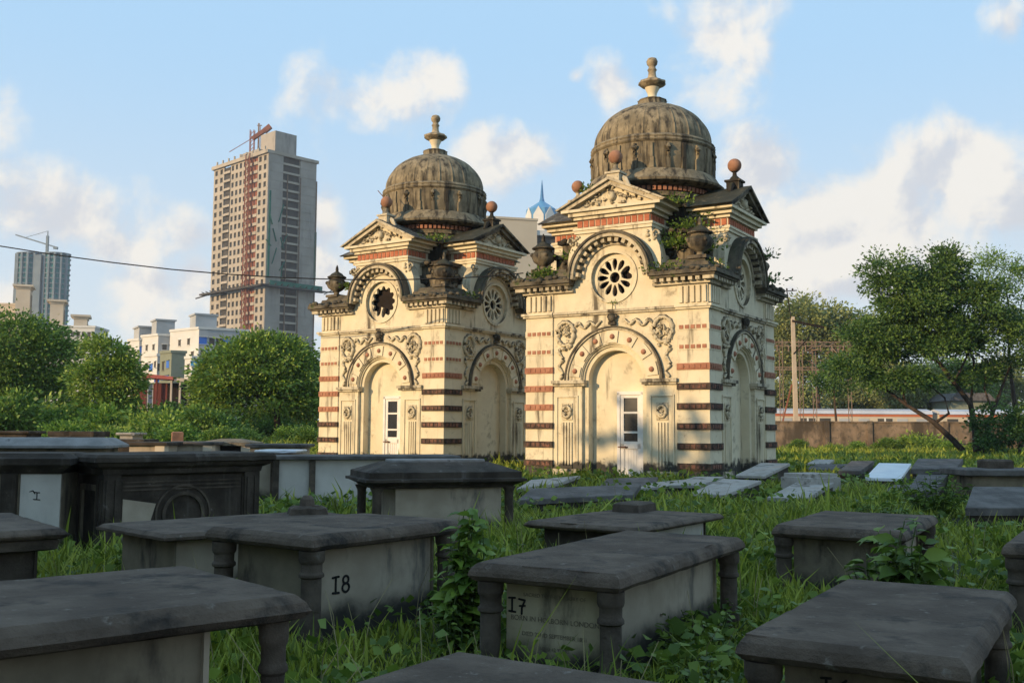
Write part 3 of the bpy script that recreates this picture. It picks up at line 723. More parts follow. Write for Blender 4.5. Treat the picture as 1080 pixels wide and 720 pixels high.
def face_side(hx, hy, ins, z, x_off):     # long side facing -y
    return Matrix.Translation((x_off, -(hy - ins) - .003, z))

A58 = R(58)
# tomb 17, centre
t, hx, hy, zb, ins = table_tomb('large dark slab tomb marked 17 at the centre front with inscribed buff end panel', .53, 4.97, R(60.5), 2.08, .87, .60)
number('I7', .072, t, face_end(hx, hy, ins, .315, .27), M['ink'])
for txt, h, z in (('SACRED TO THE MEMORY OF', .027, .40), ('BORN IN HOLBORN LONDON', .037, .275), ('DIED 22ND SEPTEMBER 1851', .030, .20), ('AGED 42 YEARS', .025, .135)):
    inscription(txt, h, t, face_end(hx, hy, ins, z, 0), M['faint_ink'])
# tomb 18
t, hx, hy, zb, ins = table_tomb('dark slab tomb marked 18 with a pale plastered long side beside the leafy weed', -1.18, 6.06, R(54), 1.45, 1.0, .66, cr=.062, end_panel='panel_brown', side_panel='panel_grey')
number('I8', .10, t, face_side(hx, hy, ins, .27, -hx + .34), M['ink'])
# tomb 16
t, hx, hy, zb, ins = table_tomb('broad plain slab tomb marked 16 with a chipped pale corner at the right front', 1.51, 3.39, R(59), 1.75, .81, .55, end_panel='panel_brown', side_panel='panel_brown')
number('I6', .065, t, face_end(hx, hy, ins, .335, .12), M['ink'])
ch = MB(); ch.sphere((-hx + .02, -hy + .015, .435), .03, 7, .8); ch.build('chipped_corner', M['panel_white'], t, smooth=60)
# front left tomb
def long_left():
    d = np.array([math.cos(R(221)), math.sin(R(221))]); N_ = np.array([-.615, 3.2])
    e = np.array([math.cos(R(131)), math.sin(R(131))])   # short side goes back left
    end = N_ + d * 3.0                                    # near corner for a tomb whose long axis points to N_
    return table_tomb('big dark slab tomb in the foreground, cut by the left edge of the photo', end[0], end[1], R(41), 3.0, .93, .785, th=.085, cr=.036, over=.085, inset=.13, insx=.30, side_panel='panel_brown', end_panel='panel_grey')
long_left()
# bottom centre slab
def low_front():
    ang = R(57); d = np.array([math.cos(ang), math.sin(ang)]); e = np.array([-d[1], d[0]])
    B = np.array([-.21, 4.02])                            # back corner seen in the photo, at far left of the slab
    N_ = B - d * 1.7 - e * 1.05
    return table_tomb('low dark slab poking up at the bottom edge in front of tomb 17', N_[0], N_[1], ang, 1.7, 1.05, .45, end_panel='panel_brown', side_panel='panel_brown')
low_front()
# right middle tomb behind the leafy plant
table_tomb('slab tomb with brown end half hidden behind a leafy weed on the right', 2.96, 7.67, R(60), 1.8, 1.03, .55, cr=.06, end_panel='panel_brown', side_panel='panel_grey')
# right edge tomb
def right_edge():
    ang = R(58); d = np.array([math.cos(ang), math.sin(ang)]); e = np.array([-d[1], d[0]])
    C_ = np.array([3.02, 6.32])                           # left near corner
    N_ = C_ - e * 1.0
    return table_tomb('slab tomb cut by the right edge of the photo behind tomb 16', N_[0], N_[1], ang, 2.0, 1.0, .62, cr=.06, end_panel='panel_brown', side_panel='panel_brown')
right_edge()
# tomb behind 18
table_tomb('lower dark slab tomb between tomb 18 and the blackened arch tomb', -2.42, 7.15, R(45), 2.0, 1.15, .55, th=.06, end_panel='panel_brown', side_panel='panel_grey', cols=False)
# left middle slab
def left_mid():
    ang = R(38); d = np.array([math.cos(ang), math.sin(ang)]); e = np.array([-d[1], d[0]])
    C_ = np.array([-2.82, 6.55]); N_ = C_ - d * 2.0
    rt, hx, hy, zb, ins = table_tomb('moulded dark slab tomb at the left edge above weeds', N_[0], N_[1], ang, 2.0, 1.55, .65, th=.07, side_panel='black_tomb', end_panel='black_tomb', cols=False)
    b = MB(); ring_stack(b, [(.09, zb - .07), (.06, zb - .06), (.05, zb - .01), (.06, zb + .002)], hx, hy); b.build('moulding', M['tomb_col'], rt, smooth=30)
left_mid()
# low slab behind 17
def low_back():
    ang = R(56); d = np.array([math.cos(ang), math.sin(ang)]); e = np.array([-d[1], d[0]])
    C_ = np.array([2.27, 10.85]) - d * 2.0
    rt, hx, hy, zb, ins = table_tomb('low dark slab tomb with a stone lump on top behind tomb 17', C_[0], C_[1], ang, 2.0, 1.25, .42, th=.07, end_panel='black_tomb', side_panel='panel_white', cols=False)
    b = MB(); ring_stack(b, [(0, zb + .06), (.01, zb + .15), (.05, zb + .17)], .22, .16); b.M = Matrix.Identity(4)
    o = b.build('stone_lump', M['slab_edge'], rt); o.location = (hx - .28, .3, 0)
low_back()
# carved black tomb
def black_tomb():
    ang = R(43); d = np.array([math.cos(ang), math.sin(ang)]); e = np.array([-d[1], d[0]])
    N_ = np.array([-4.10, 10.05]); L_, Wd = 2.0, 1.15
    c = N_ + d * L_ / 2 + e * Wd / 2
    rt = empty('carved_chest_tomb', (c[0], c[1], float(gz(*c))), ang, 'blackened carved chest tomb with a horseshoe arch on its long side', 'tomb')
    hx, hy = L_ / 2, Wd / 2; FOOT.append((c[0], c[1], ang, hx, hy)); zt = 1.02 - float(gz(*c))
    s = MB(); ring_stack(s, [(.16, zt - .22), (.12, zt - .20), (.11, zt - .15), (.05, zt - .12), (.03, zt - .085), (.0, zt - .075), (0, zt - .03), (.03, zt)], hx, hy); s.build('slab', M['black_tomb'], rt, smooth=25)
    b = MB(); b.box(-hx + .18, hx - .18, -hy + .18, hy - .18, -.2, zt - .2); b.build('chest', M['black_tomb'], rt)
    for sx in (-1, 1):
        for sy in (-1, 1):
            p = MB(); p.M = Matrix.Translation((sx * (hx - .22), sy * (hy - .22), 0)); p.box(-.09, .09, -.09, .09, -.2, zt - .2)
            for q in (-.045, .045): p.box(q - .02, q + .02, -.105, .105, .12, zt - .26); p.box(-.105, .105, q - .02, q + .02, .12, zt - .26)
            p.build('corner_pilaster', M['black_tomb'], rt)
    y = -hy + .18
    a = MB(); a.arc(0, .36, .20, .235, -.5, math.pi + .5, 26, y - .03, y); a.arc(0, .36, .29, .31, -.3, math.pi + .3, 26, y - .02, y); a.build('horseshoe_arch', M['tomb_col'], rt)
    l = MB()
    for z in (.62, .66, .70): l.box(-hx + .34, hx - .34, y - .012, y, z, z + .014)
    l.build('moulding', M['tomb_col'], rt)
    x = -hx + .18
    g = MB(); g.box(x - .03, x, -hy + .34, -hy + .39, .08, .68); g.box(x - .03, x, hy - .39, hy - .34, .08, .68); g.box(x - .03, x, -hy + .39, hy - .39, .62, .68); g.build('end_frame', M['panel_brown'], rt)
    pt = MB(); pt.M = Matrix.Translation((-hx + .52, y - .004, .38)); pt.prism([(-.17, -.42), (.10, -.42), (.12, -.1), (.18, .10), (-.17, .16)], -.004, .004); pt.build('bare_plaster_patch', M['panel_grey'], rt)
black_tomb()
# white-panelled tomb at the far left
def left_white():
    P0 = at_d(73, 500, 10.1); ang = R(8); d = np.array([math.cos(ang), math.sin(ang)]); e = np.array([-d[1], d[0]])
    L_, Wd = 2.2, 1.0; N_ = P0[:2] - d * L_; c = N_ + d * L_ / 2 + e * Wd / 2; z0 = float(gz(*c))
    rt = empty('chest_tomb', (c[0], c[1], z0), ang, 'sooty corniced tomb with a white marked panel left of the carved black tomb', 'tomb')
    hx, hy = L_ / 2, Wd / 2; FOOT.append((c[0], c[1], ang, hx, hy)); zt = 1.03 - z0
    s = MB(); ring_stack(s, [(.10, zt - .20), (.08, zt - .17), (.02, zt - .13), (0, zt - .11), (0, zt - .05), (.06, zt - .03), (.10, zt)], hx, hy); s.build('slab', M['black_tomb'], rt, smooth=25)
    b = MB(); b.box(-hx + .14, hx - .10, -hy + .14, hy - .14, -.2, zt - .19); b.build('chest', M['panel_brown'], rt)
    y = -hy + .14
    p = MB(); p.box(hx - .49, hx - .11, y - .02, y, .02, zt - .205); pn = p.build('front_panel', M['panel_white'], rt)
    strokes('painted_number', [[(0, .09), (.03, .1), (.05, .07)], [(.07, .08), (.07, .02)], [(.04, .015), (.10, .01)], [(.045, .085), (.095, .08)]], .009, M['ink'], pn, Matrix.Translation((hx - .40, y - .022, .54)))
    for x0 in (hx - .66, hx - .98):
        q = MB(); q.box(x0, x0 + .14, y - .07, y, -.1, zt - .2); q.build('pilaster', M['black_tomb'], rt)
    # lichened hipped slab tomb behind it
    c2 = at_d(22, 470, 13.2); z2 = float(gz(c2[0], c2[1])); r2 = empty('chest_tomb', (c2[0], c2[1], z2), R(6), 'tomb with a pale lichened hipped slab behind the white-panelled tomb', 'tomb')
    s = MB(); ring_stack(s, [(.06, 1.02 - z2), (0, 1.03 - z2), (0, 1.06 - z2), (.14, 1.15 - z2), (.17, 1.155 - z2)], 1.22, .55); s.build('slab', M['light_slab'], r2, smooth=25)
    b = MB(); b.box(-1.1, 1.1, -.45, .45, -.2, 1.03 - z2); b.build('chest', M['panel_brown'], r2)
left_white()
# long tomb of white panels before the left mausoleum
def panel_tomb():
    P0 = at_d(283, 490, 15.3); P1 = at_d(486, 490, 16.1); d = P1[:2] - P0[:2]; L_ = float(np.hypot(*d)); ang = math.atan2(d[1], d[0]); d /= L_; e = np.array([-d[1], d[0]]); Wd = 1.1
    c = P0[:2] + d * L_ / 2 + e * Wd / 2; z0 = float(gz(*c))
    rt = empty('panel_tomb', (c[0], c[1], z0), ang, 'long flat-topped tomb of dirty white panels in front of the left mausoleum', 'tomb'); hx, hy = L_ / 2, Wd / 2; FOOT.append((c[0], c[1], ang, hx, hy)); zt = .875 - z0
    s = MB(); ring_stack(s, [(.03, zt - .06), (0, zt - .05), (0, zt - .01), (.015, zt)], hx, hy); s.build('slab', M['ledger_dark'], rt)
    b = MB(); b.box(-hx + .12, hx - .12, -hy + .12, hy - .12, -.2, zt - .055); b.build('chest', M['panel_white'], rt)
    for x in (-hx + .12, -hx + .66, hx - .5, hx - .12):
        for y in (-hy + .10, hy - .10):
            k = MB(); k.box(x - .045, x + .045, y - .045, y + .045, -.2, zt - .058); k.build('post', M['tomb_col'], rt)
    w = MB(); w.tube([(-hx + 1.48 + .13 * math.cos(q), -hy + .115, .38 + .15 * math.sin(q)) for q in np.linspace(1.9, 4.9, 14)], .012, 5); w.build('wreath', M['panel_grey'], rt)
    base = MB(); base.box(-hx + .5, hx - .3, -hy - .5, -hy + .1, -.2, .14); base.build('base_slab', M['ledger_pale'], rt)
panel_tomb()
# hip-topped tomb right of it
def hip_tomb():
    P0 = at_d(386, 505, 11.6); P1 = at_d(556, 505, 12.3); d = P1[:2] - P0[:2]; L_ = float(np.hypot(*d)); ang = math.atan2(d[1], d[0]); d /= L_; e = np.array([-d[1], d[0]]); Wd = 1.15
    c = P0[:2] + d * L_ / 2 + e * Wd / 2; z0 = float(gz(*c))
    rt = empty('hip_topped_tomb', (c[0], c[1], z0), ang, 'dark tomb with a low hipped top in front of the gap between the mausoleums', 'tomb'); hx, hy = L_ / 2, Wd / 2; FOOT.append((c[0], c[1], ang, hx - .1, hy - .1)); zt = .80 - z0
    s = MB(); ring_stack(s, [(.14, zt - .20), (.12, zt - .17), (.04, zt - .13), (0, zt - .12), (0, zt - .09), (.05, zt - .08), (.05, zt - .01), (.08, zt), (.36, zt + .10), (.38, zt + .10)], hx, hy); s.build('slab', M['black_tomb'], rt, smooth=25)
    tp = MB(); ring_stack(tp, [(0, zt + .09), (0, zt + .12), (.01, zt + .13)], hx - .40, hy - .40); tp.build('top_plate', M['light_slab'], rt)
    b = MB(); b.box(-hx + .40, hx - .26, -hy + .2, hy - .2, -.2, zt - .19); b.build('chest', M['panel_grey'], rt)
    for sx in (-1, 1):
        for sy in (-1, 1):
            k = MB(); k.M = Matrix.Translation((sx * (hx - .17), sy * (hy - .17), 0)); k.lathe([(.07, -.2), (.055, .05), (.055, zt - .25), (.085, zt - .19)], 12); k.build('column', M['tomb_col'], rt, smooth=40)
hip_tomb()
# squat pedestal between
def pedestal():
    P = at_d(324, 530, 9.0); z0 = float(gz(P[0], P[1])); rt = empty('broken_pedestal', (P[0], P[1], z0), R(20), 'broken dark stone pedestal behind tomb 18', 'pedestal')
    b = MB(); ring_stack(b, [(.0, -.1), (.0, .52), (.02, .60), (.06, .62)], .17, .15, .012, .06); b.build('block', M['tomb_col'], rt)
    s = MB(); s.lathe([(.07, .61), (.06, .68), (.035, .71)], 10); s.build('stub', M['tomb_col'], rt)
    FOOT.append((P[0], P[1], 0, .17, .17))
pedestal()
# ledgers: low slabs on the ground, some tilted; near edge at given height, length fixes the far edge
def ledger(label, nl, nr, fr_, fl, zn, L_, th, m, under=None, lift=0, name='ledger_slab'):
    def far(near, p):
        r = ray(*p); best = None
        for k in np.linspace(.5, 3.0, 2500):
            P = np.array([0, 0, EYE]) + r * (near[1] * k / r[1]); q = np.hypot(P[0] - near[0], P[1] - near[1])
            if k > 1 and q >= L_: return P
        return P
    a = on_z(*nl, zn); b = on_z(*nr, zn); c = far(b, fr_); d = far(a, fl)
    zc = (c[2] + d[2]) / 2; zc = min(zc, zn + .30); c[2] = d[2] = zc
    cen = (a + b + c + d) / 4; g = float(gz(cen[0], cen[1]))
    rt = empty(name, (cen[0], cen[1], g), 0, label, 'grave slab', 'low grave slabs beside the right mausoleum')
    pts = [np.array(p) - np.array([cen[0], cen[1], g]) for p in (a, b, c, d)]
    s = MB(); i = [p * np.array([.985, .985, 1]) for p in pts]
    s.add([tuple(p - np.array([0, 0, th])) for p in pts] + [tuple(p - np.array([0, 0, .012])) for p in pts] + [tuple(p) for p in i],
          [(3, 2, 1, 0)] + [(q, (q + 1) % 4, 4 + (q + 1) % 4, 4 + q) for q in range(4)] + [(4 + q, 4 + (q + 1) % 4, 8 + (q + 1) % 4, 8 + q) for q in range(4)] + [(8, 9, 10, 11)])
    s.build('slab', M[m], rt)
    if under:
        k = MB(); u = [p * np.array([.93, .93, 1]) for p in pts]
        k.add([(p[0], p[1], -.3) for p in u] + [(p[0], p[1], p[2] - th + .004) for p in u], [(3, 2, 1, 0), (4, 5, 6, 7)] + [(q, (q + 1) % 4, 4 + (q + 1) % 4, 4 + q) for q in range(4)])
        k.build('base', M[under], rt)
    dx, dy = (c + d - a - b)[:2] / 2
    FOOT.append((cen[0], cen[1], math.atan2(dy, dx), float(np.hypot(dx, dy)) / 2, float(np.hypot(*(b - a)[:2])) / 2))
    return rt, pts
ledger('raised pale slab on a dark plinth against the right mausoleum side wall', (776, 500.5), (806.5, 501.5), (833, 488), (803, 488), .36, 2.1, .06, 'ledger_pale', 'black_tomb')
ledger('pale tilted slab in the grass just right of the right mausoleum corner', (729, 519), (764, 521.5), (803, 506), (763, 505), .24, 2.1, .06, 'ledger_pale', 'black_tomb')
ledger('narrow pale slab at the foot of the right mausoleum corner', (705, 511), (739, 511), (764, 502.5), (733, 502), .26, 1.9, .06, 'ledger_pale', 'black_tomb')
rt_, pts_ = ledger('white stepped slab with a block at its head among grass', (809, 524), (852, 524.5), (881, 508), (842, 507), .18, 2.0, .07, 'ledger_pale', 'black_tomb')
hb = MB(); hb.M = Matrix.Translation((.42, .95, .26)) @ Matrix.Rotation(R(30), 4, 'Z'); ring_stack(hb, [(0, -.2), (0, .05), (.04, .06), (.04, .12), (.05, .125)], .40, .36); hb.build('head_block', M['ledger_pale'], rt_)
ledger('bright white marble slab on a dark base in the right grass', (912.5, 503), (950, 504), (961, 489), (927, 487.5), .32, 2.0, .07, 'ledger_white', 'ledger_dark')
ledger('small dark slab between the white stepped slab and the wall', (846, 495), (878, 495), (896, 489), (862, 489), .30, 2.0, .09, 'ledger_dark', 'black_tomb')
ledger('tiny pale slab nearest the boundary wall', (851, 488.5), (874, 489), (880, 484.5), (860, 484), .34, 2.0, .08, 'ledger_pale', 'black_tomb')
ledger('dark grey slab left of the white marble slab', (884, 496), (908, 496), (922, 486), (898, 485.5), .38, 2.0, .1, 'ledger_dark', 'black_tomb')
ledger('dark slab in front of the white marble slab', (927, 519), (976, 519), (990, 511), (944, 510.5), .22, 1.6, .08, 'ledger_dark', 'black_tomb')
ledger('dark stepped block right of the white marble slab', (957, 517), (985, 517.5), (1000, 500), (968, 500), .36, 1.5, .12, 'ledger_dark', 'black_tomb')
ledger('wide weathered slab behind the dark stepped block', (960, 494), (1008, 494), (1016, 484), (968, 483), .46, 2.0, .12, 'ledger_dark', 'black_tomb')
ledger('long dark slab in the grass at the right edge', (1018, 535), (1110, 535), (1112, 513), (1026, 513), .36, 1.3, .10, 'ledger_dark', 'black_tomb')
ledger('small white slab half lost in grass before the right corner tomb', (1009, 508), (1026, 508), (1030, 500), (1012, 500), .40, 1.2, .10, 'ledger_pale', 'black_tomb')
ledger('pale broken slab near the left corner of the right mausoleum', (545, 515), (590, 509), (612, 502), (560, 505), .26, 1.8, .06, 'ledger_pale', 'black_tomb')
ledger('dark low slab in the grass before the right mausoleum', (545, 527), (668, 521), (676, 512), (560, 513), .26, 1.3, .08, 'ledger_dark', 'black_tomb')
ledger('grey doorstep slab before the white door of the right mausoleum', (630, 515), (690, 513), (694, 503), (640, 504), .22, 1.2, .06, 'ledger_dark', 'ledger_dark', name='doorstep_slab')
ledger('narrow pale slab edge right of the doorstep', (670, 515), (722, 511), (728, 506), (690, 507), .22, 1.3, .05, 'ledger_pale', 'black_tomb')
# right corner tomb
def right_corner():
    P = at_d(1068, 500, 17.0); z0 = float(gz(P[0], P[1])); rt = empty('chest_tomb', (P[0] + .25, P[1] + .5, z0), R(2), 'slab-topped tomb with a small block on it at the right edge', 'tomb')
    s = MB(); ring_stack(s, [(.03, .56 - z0), (0, .58 - z0), (0, .66 - z0), (.03, .68 - z0)], 1.05, .5); s.build('slab', M['ledger_dark'], rt)
    b = MB(); b.box(-.9, .9, -.38, .38, -.2, .562 - z0); b.build('chest', M['panel_brown'], rt)
    k = MB(); k.M = Matrix.Translation((-.25, .1, 0)); ring_stack(k, [(0, .66 - z0), (0, .80 - z0), (.03, .83 - z0)], .22, .2); k.build('block', M['slab_edge'], rt)
    FOOT.append((P[0] + .25, P[1] + .5, 0, .95, .45))
right_corner()
# rows of tombs far back on the left
def back_tomb(label, x0, x1, ytop, ybot, D, pil='cream_wall', pan='panel_grey', top='ledger_dark', hip=0, th=.06, pillars=(0, 1), group='small tombs in the back row on the left'):
    P0 = at_d(x0, ytop, D); P1 = at_d(x1, ytop, D); zt = P0[2]; zb = at_d(x0, ybot, D)[2]; L_ = P1[0] - P0[0]; z0 = float(gz(P0[0], D))
    rt = empty('small_tomb', ((P0[0] + P1[0]) / 2, D + .45, z0), 0, label, 'tomb', group); hx = L_ / 2; zt -= z0
    s = MB()
    if hip: ring_stack(s, [(0, zt - th - hip), (0, zt - hip), (min(hx, .45) * .75, zt)], hx, .45)
    else: ring_stack(s, [(.01, zt - th), (0, zt - th * .6), (0, zt - .01), (.01, zt)], hx, .45)
    s.build('slab', M[top], rt); b = MB(); b.box(-hx + .08, hx - .08, -.37, .37, -.3, zt - th - hip + .004); b.build('chest', M[pan], rt)
    for q in pillars:
        w = .17; x = -hx + .05 + q * (L_ - .1 - w); k = MB(); k.box(x, x + w, -.42, -.2, -.3, zt - th - hip - .004); k.build('pillar', M[pil], rt)
    FOOT.append(((P0[0] + P1[0]) / 2, D + .45, 0, hx, .45))
back_tomb('back row tomb with cream end pillars and grey panels in the middle', 172, 226, 465.5, 478, 19, top='ledger_dark')
back_tomb('back row tomb with a brown hipped top', 208, 266, 462.5, 478, 19.6, top='panel_brown', hip=.07, pan='dark')
back_tomb('back row low tomb with a long dark slab left of the sunlit pillar', 258, 322, 468, 480, 18.4, pil='panel_grey', pan='panel_grey', pillars=())
back_tomb('back row dark tomb with one cream pillar behind the pale hipped slab', 50, 99, 454.5, 468, 22, pan='panel_white', top='black_tomb', th=.12, pillars=(0,))
back_tomb('back row long black slab tomb by the weeds', 96, 152, 463, 478, 21, pan='black_tomb', top='black_tomb', pillars=())
back_tomb('back row tomb with a framed panel next to the black slab', 130, 176, 466, 480, 18, pan='panel_grey', top='black_tomb', pillars=(1,))
back_tomb('back row low black slab tomb at the far left edge', -30, 30, 454, 470, 23, pan='black_tomb', top='black_tomb', pillars=())
back_tomb('back row pale thin slab lying in the weeds', 122, 142, 456, 464, 26, pan='ledger_pale', top='ledger_pale', pillars=())
back_tomb('back row pale slab tomb in front of the round tree', 268, 312, 474.5, 484, 16.3, pan='panel_grey', top='ledger_white', th=.04, pillars=())
def headstone():
    P = at_d(187, 462, 23); z0 = float(gz(P[0], P[1])); rt = empty('headstone', (P[0], P[1], z0), R(25), 'small orange headstone standing among the back row tombs', 'headstone')
    b = MB(); ring_stack(b, [(0, -.2), (0, at_d(187, 456, 23)[2] - z0), (.03, at_d(187, 455, 23)[2] - z0)], .12, .1); b.build('stone', M['ball'], rt)
headstone()

# ------------------------------------------------------------------ vegetation
NR = np.random.default_rng(5)
def leaf_mesh(name, P, D, S, wid, m, parent=None, fold=.25):
    """one rhombic leaf per point P, along D, of length S"""
    n = len(P); D = D / np.linalg.norm(D, axis=1, keepdims=True)
    q = NR.normal(size=(n, 3)); U = np.cross(D, q); U /= np.linalg.norm(U, axis=1, keepdims=True); Nn = np.cross(U, D)
    S = np.asarray(S).reshape(-1, 1); w = S * wid
    mid = P + D * S * .45 + Nn * S * fold * .3
    v = np.stack([P, mid + U * w, P + D * S, mid - U * w], 1).reshape(-1, 3)
    me = bpy.data.meshes.new(name); me.vertices.add(n * 4); me.vertices.foreach_set('co', v.ravel().astype(np.float32))
    me.loops.add(n * 6); idx = np.arange(n)[:, None] * 4 + np.array([0, 1, 3, 1, 2, 3]); me.loops.foreach_set('vertex_index', idx.ravel().astype(np.int32))
    me.polygons.add(n * 2); me.polygons.foreach_set('loop_start', np.arange(n * 2, dtype=np.int32) * 3); me.polygons.foreach_set('loop_total', np.full(n * 2, 3, np.int32))
    me.update(calc_edges=True); me.validate(); me.materials.append(m)
    o = bpy.data.objects.new(name, me); COL.objects.link(o)
    if parent is not None: o.parent = parent
    return o
def ovate_mesh(name, P, D, S, wid, m, parent=None):
    n = len(P); D = D / np.linalg.norm(D, axis=1, keepdims=True); q = np.array([0, 0, 1.0]) + NR.normal(size=(n, 3)) * .35; U = np.cross(D, q); U /= np.linalg.norm(U, axis=1, keepdims=True); Nn = np.cross(U, D)
    S = np.asarray(S).reshape(-1, 1); w = S * wid; lv = []
    for t, f, dr in ((0, .05, 0), (.22, .85, .03), (.45, 1.0, .03), (.72, .62, -.05), (1.0, .0, -.20)):
        c = P + D * S * t + Nn * S * dr
        lv += [c] if f == 0 else [c + U * w * f + Nn * S * .07, c, c - U * w * f + Nn * S * .07]
    v = np.stack(lv, 1).reshape(-1, 3); fc = []
    for r in range(3): b = r * 3; fc += [(b, b + 1, b + 4), (b, b + 4, b + 3), (b + 1, b + 2, b + 5), (b + 1, b + 5, b + 4)]
    fc += [(9, 10, 12), (10, 11, 12)]; fc = np.array(fc).ravel(); k = len(fc) // 3
    me = bpy.data.meshes.new(name); me.vertices.add(n * 13); me.vertices.foreach_set('co', v.ravel().astype(np.float32))
    idx = np.arange(n)[:, None] * 13 + fc; me.loops.add(n * k * 3); me.loops.foreach_set('vertex_index', idx.ravel().astype(np.int32))
    me.polygons.add(n * k); me.polygons.foreach_set('loop_start', np.arange(n * k, dtype=np.int32) * 3); me.polygons.foreach_set('loop_total', np.full(n * k, 3, np.int32))
    me.update(calc_edges=True); me.validate(); me.materials.append(m)
    for p in (me.polygons,): p.foreach_set('use_smooth', np.ones(n * k, bool))
    o = bpy.data.objects.new(name, me); COL.objects.link(o)
    if parent is not None: o.parent = parent
    return o
def crown_points(ells, nclump, per, spread, low=-.55, fill=.55):
    """leaf clumps spread through ellipsoids, denser to the outside"""
    vol = np.array([e[3] * e[4] * e[5] for e in ells]) ** .67; vol = vol / vol.sum()
    P = []; Dd = []
    for k in range(nclump):
        e = ells[NR.choice(len(ells), p=vol)]
        while True:
            d = NR.normal(size=3); d /= np.linalg.norm(d)
            if d[2] > low: break
        r = fill + (1 - fill) * NR.random() ** .6
        c = np.array(e[:3]) + d * r * np.array(e[3:6])
        m_ = int(per * NR.uniform(.5, 1.5)); sp = spread * NR.uniform(.6, 1.3)
        off = NR.normal(size=(m_, 3)) * sp * np.array([1, 1, .62])
        P.append(c + off); Dd.append(off * .8 / sp + d * .7 + NR.normal(size=(m_, 3)) * .5 + np.array([0, 0, -.25]))
    return np.concatenate(P), np.concatenate(Dd)
def limb(mb, pts, r0, r1, n=8):
    mb.tube(pts, list(np.linspace(r0, r1, len(pts))), n)
def tree(name, label, loc, ells, nclump, per, spread, leaf, wid, m, limbs, group=None, low=-.55, fill=.55, cat='tree'):
    rt = empty(name, (loc[0], loc[1], float(gz(loc[0], loc[1])) if len(loc) < 3 else loc[2]), 0, label, cat, group)
    P, D = crown_points(ells, nclump, per, spread, low, fill)
    leaf_mesh('crown', P, D, leaf * NR.uniform(.6, 1.3, len(P)), wid, m, rt)
    b = MB()
    for pts, r0, r1 in limbs: limb(b, pts, r0, r1)
    b.build('trunk', M['bark'], rt, smooth=60)
    return rt
def wob(a, b, n, s):
    a = np.array(a, float); b = np.array(b, float); pts = [a + (b - a) * t for t in np.linspace(0, 1, n)]
    for i in range(1, n - 1): pts[i] = pts[i] + NR.normal(size=3) * s
    return [tuple(p) for p in pts]

# round glossy tree beside the left mausoleum
P = at_d(270, 460, 58.0)
tree('round_tree', 'dense round-crowned tree with a short trunk left of the left mausoleum', (P[0], P[1]),
     [(.1, 0, 3.5, 3.45, 3.4, 2.3), (.1, 0, 1.9, 3.5, 3.4, 1.5), (.5, 0, 4.3, 2.4, 2.5, 1.75), (-1.0, 0, 3.0, 2.3, 2.5, 2.1)], 470, 105, .38, .24, .24, M['leaf_round'],
     [(wob((1.3, 0, -.5), (1.1, 0, 2.2), 5, .03), .22, .16)] + [(wob((1.1, 0, 1.6), (x, y, z), 5, .1), .11, .03) for x, y, z in ((-1.5, .5, 3.8), (2.4, -.6, 3.6), (.2, .8, 4.6), (.9, -1.2, 4.2), (-.6, -1, 3.2))], low=-.35, fill=.72)
P = at_d(30, 460, 56.0)
tree('broad_tree', 'largest dark broad tree at the left edge of the photo', (P[0], P[1]),
     [(-1.6, 0, 4.2, 4.0, 3.4, 2.8), (.4, 0, 3.7, 1.6, 2.0, 2.4), (-1.0, 0, 2.0, 3.6, 3.0, 2.0), (-4, 1, 3.6, 3, 3, 2.8)], 520, 95, .42, .22, .26, M['leaf_mid'],
     [(wob((-.6, 0, -.5), (-.6, 0, 3.2), 5, .05), .26, .18)] + [(wob((-.6, 0, 2.4), (x, y, z), 5, .12), .12, .03) for x, y, z in ((-3, .5, 5), (1.0, .4, 5.2), (-1.4, -1, 6.2), (.7, -.8, 3.8))], fill=.6)
P = at_d(107, 460, 49.0)
tree('young_tree', 'lighter lopsided tree between the broad tree and the red-roofed shed', (P[0], P[1]),
     [(.1, 0, 4.0, 1.0, 1.1, 1.1), (-.45, 0, 2.8, 1.15, 1.2, 1.1), (.85, 0, 3.1, .85, 1.0, 1.15), (.2, 0, 1.7, 1.3, 1.2, .9)], 150, 90, .28, .19, .27, M['leaf_young'],
     [(wob((0, 0, -.5), (.1, 0, 3.9), 6, .05), .13, .04), (wob((0, 0, 2), (1.0, .2, 3.7), 5, .06), .06, .02), (wob((0, 0, 1.8), (-.8, -.2, 3.2), 5, .06), .07, .02)], fill=.45)
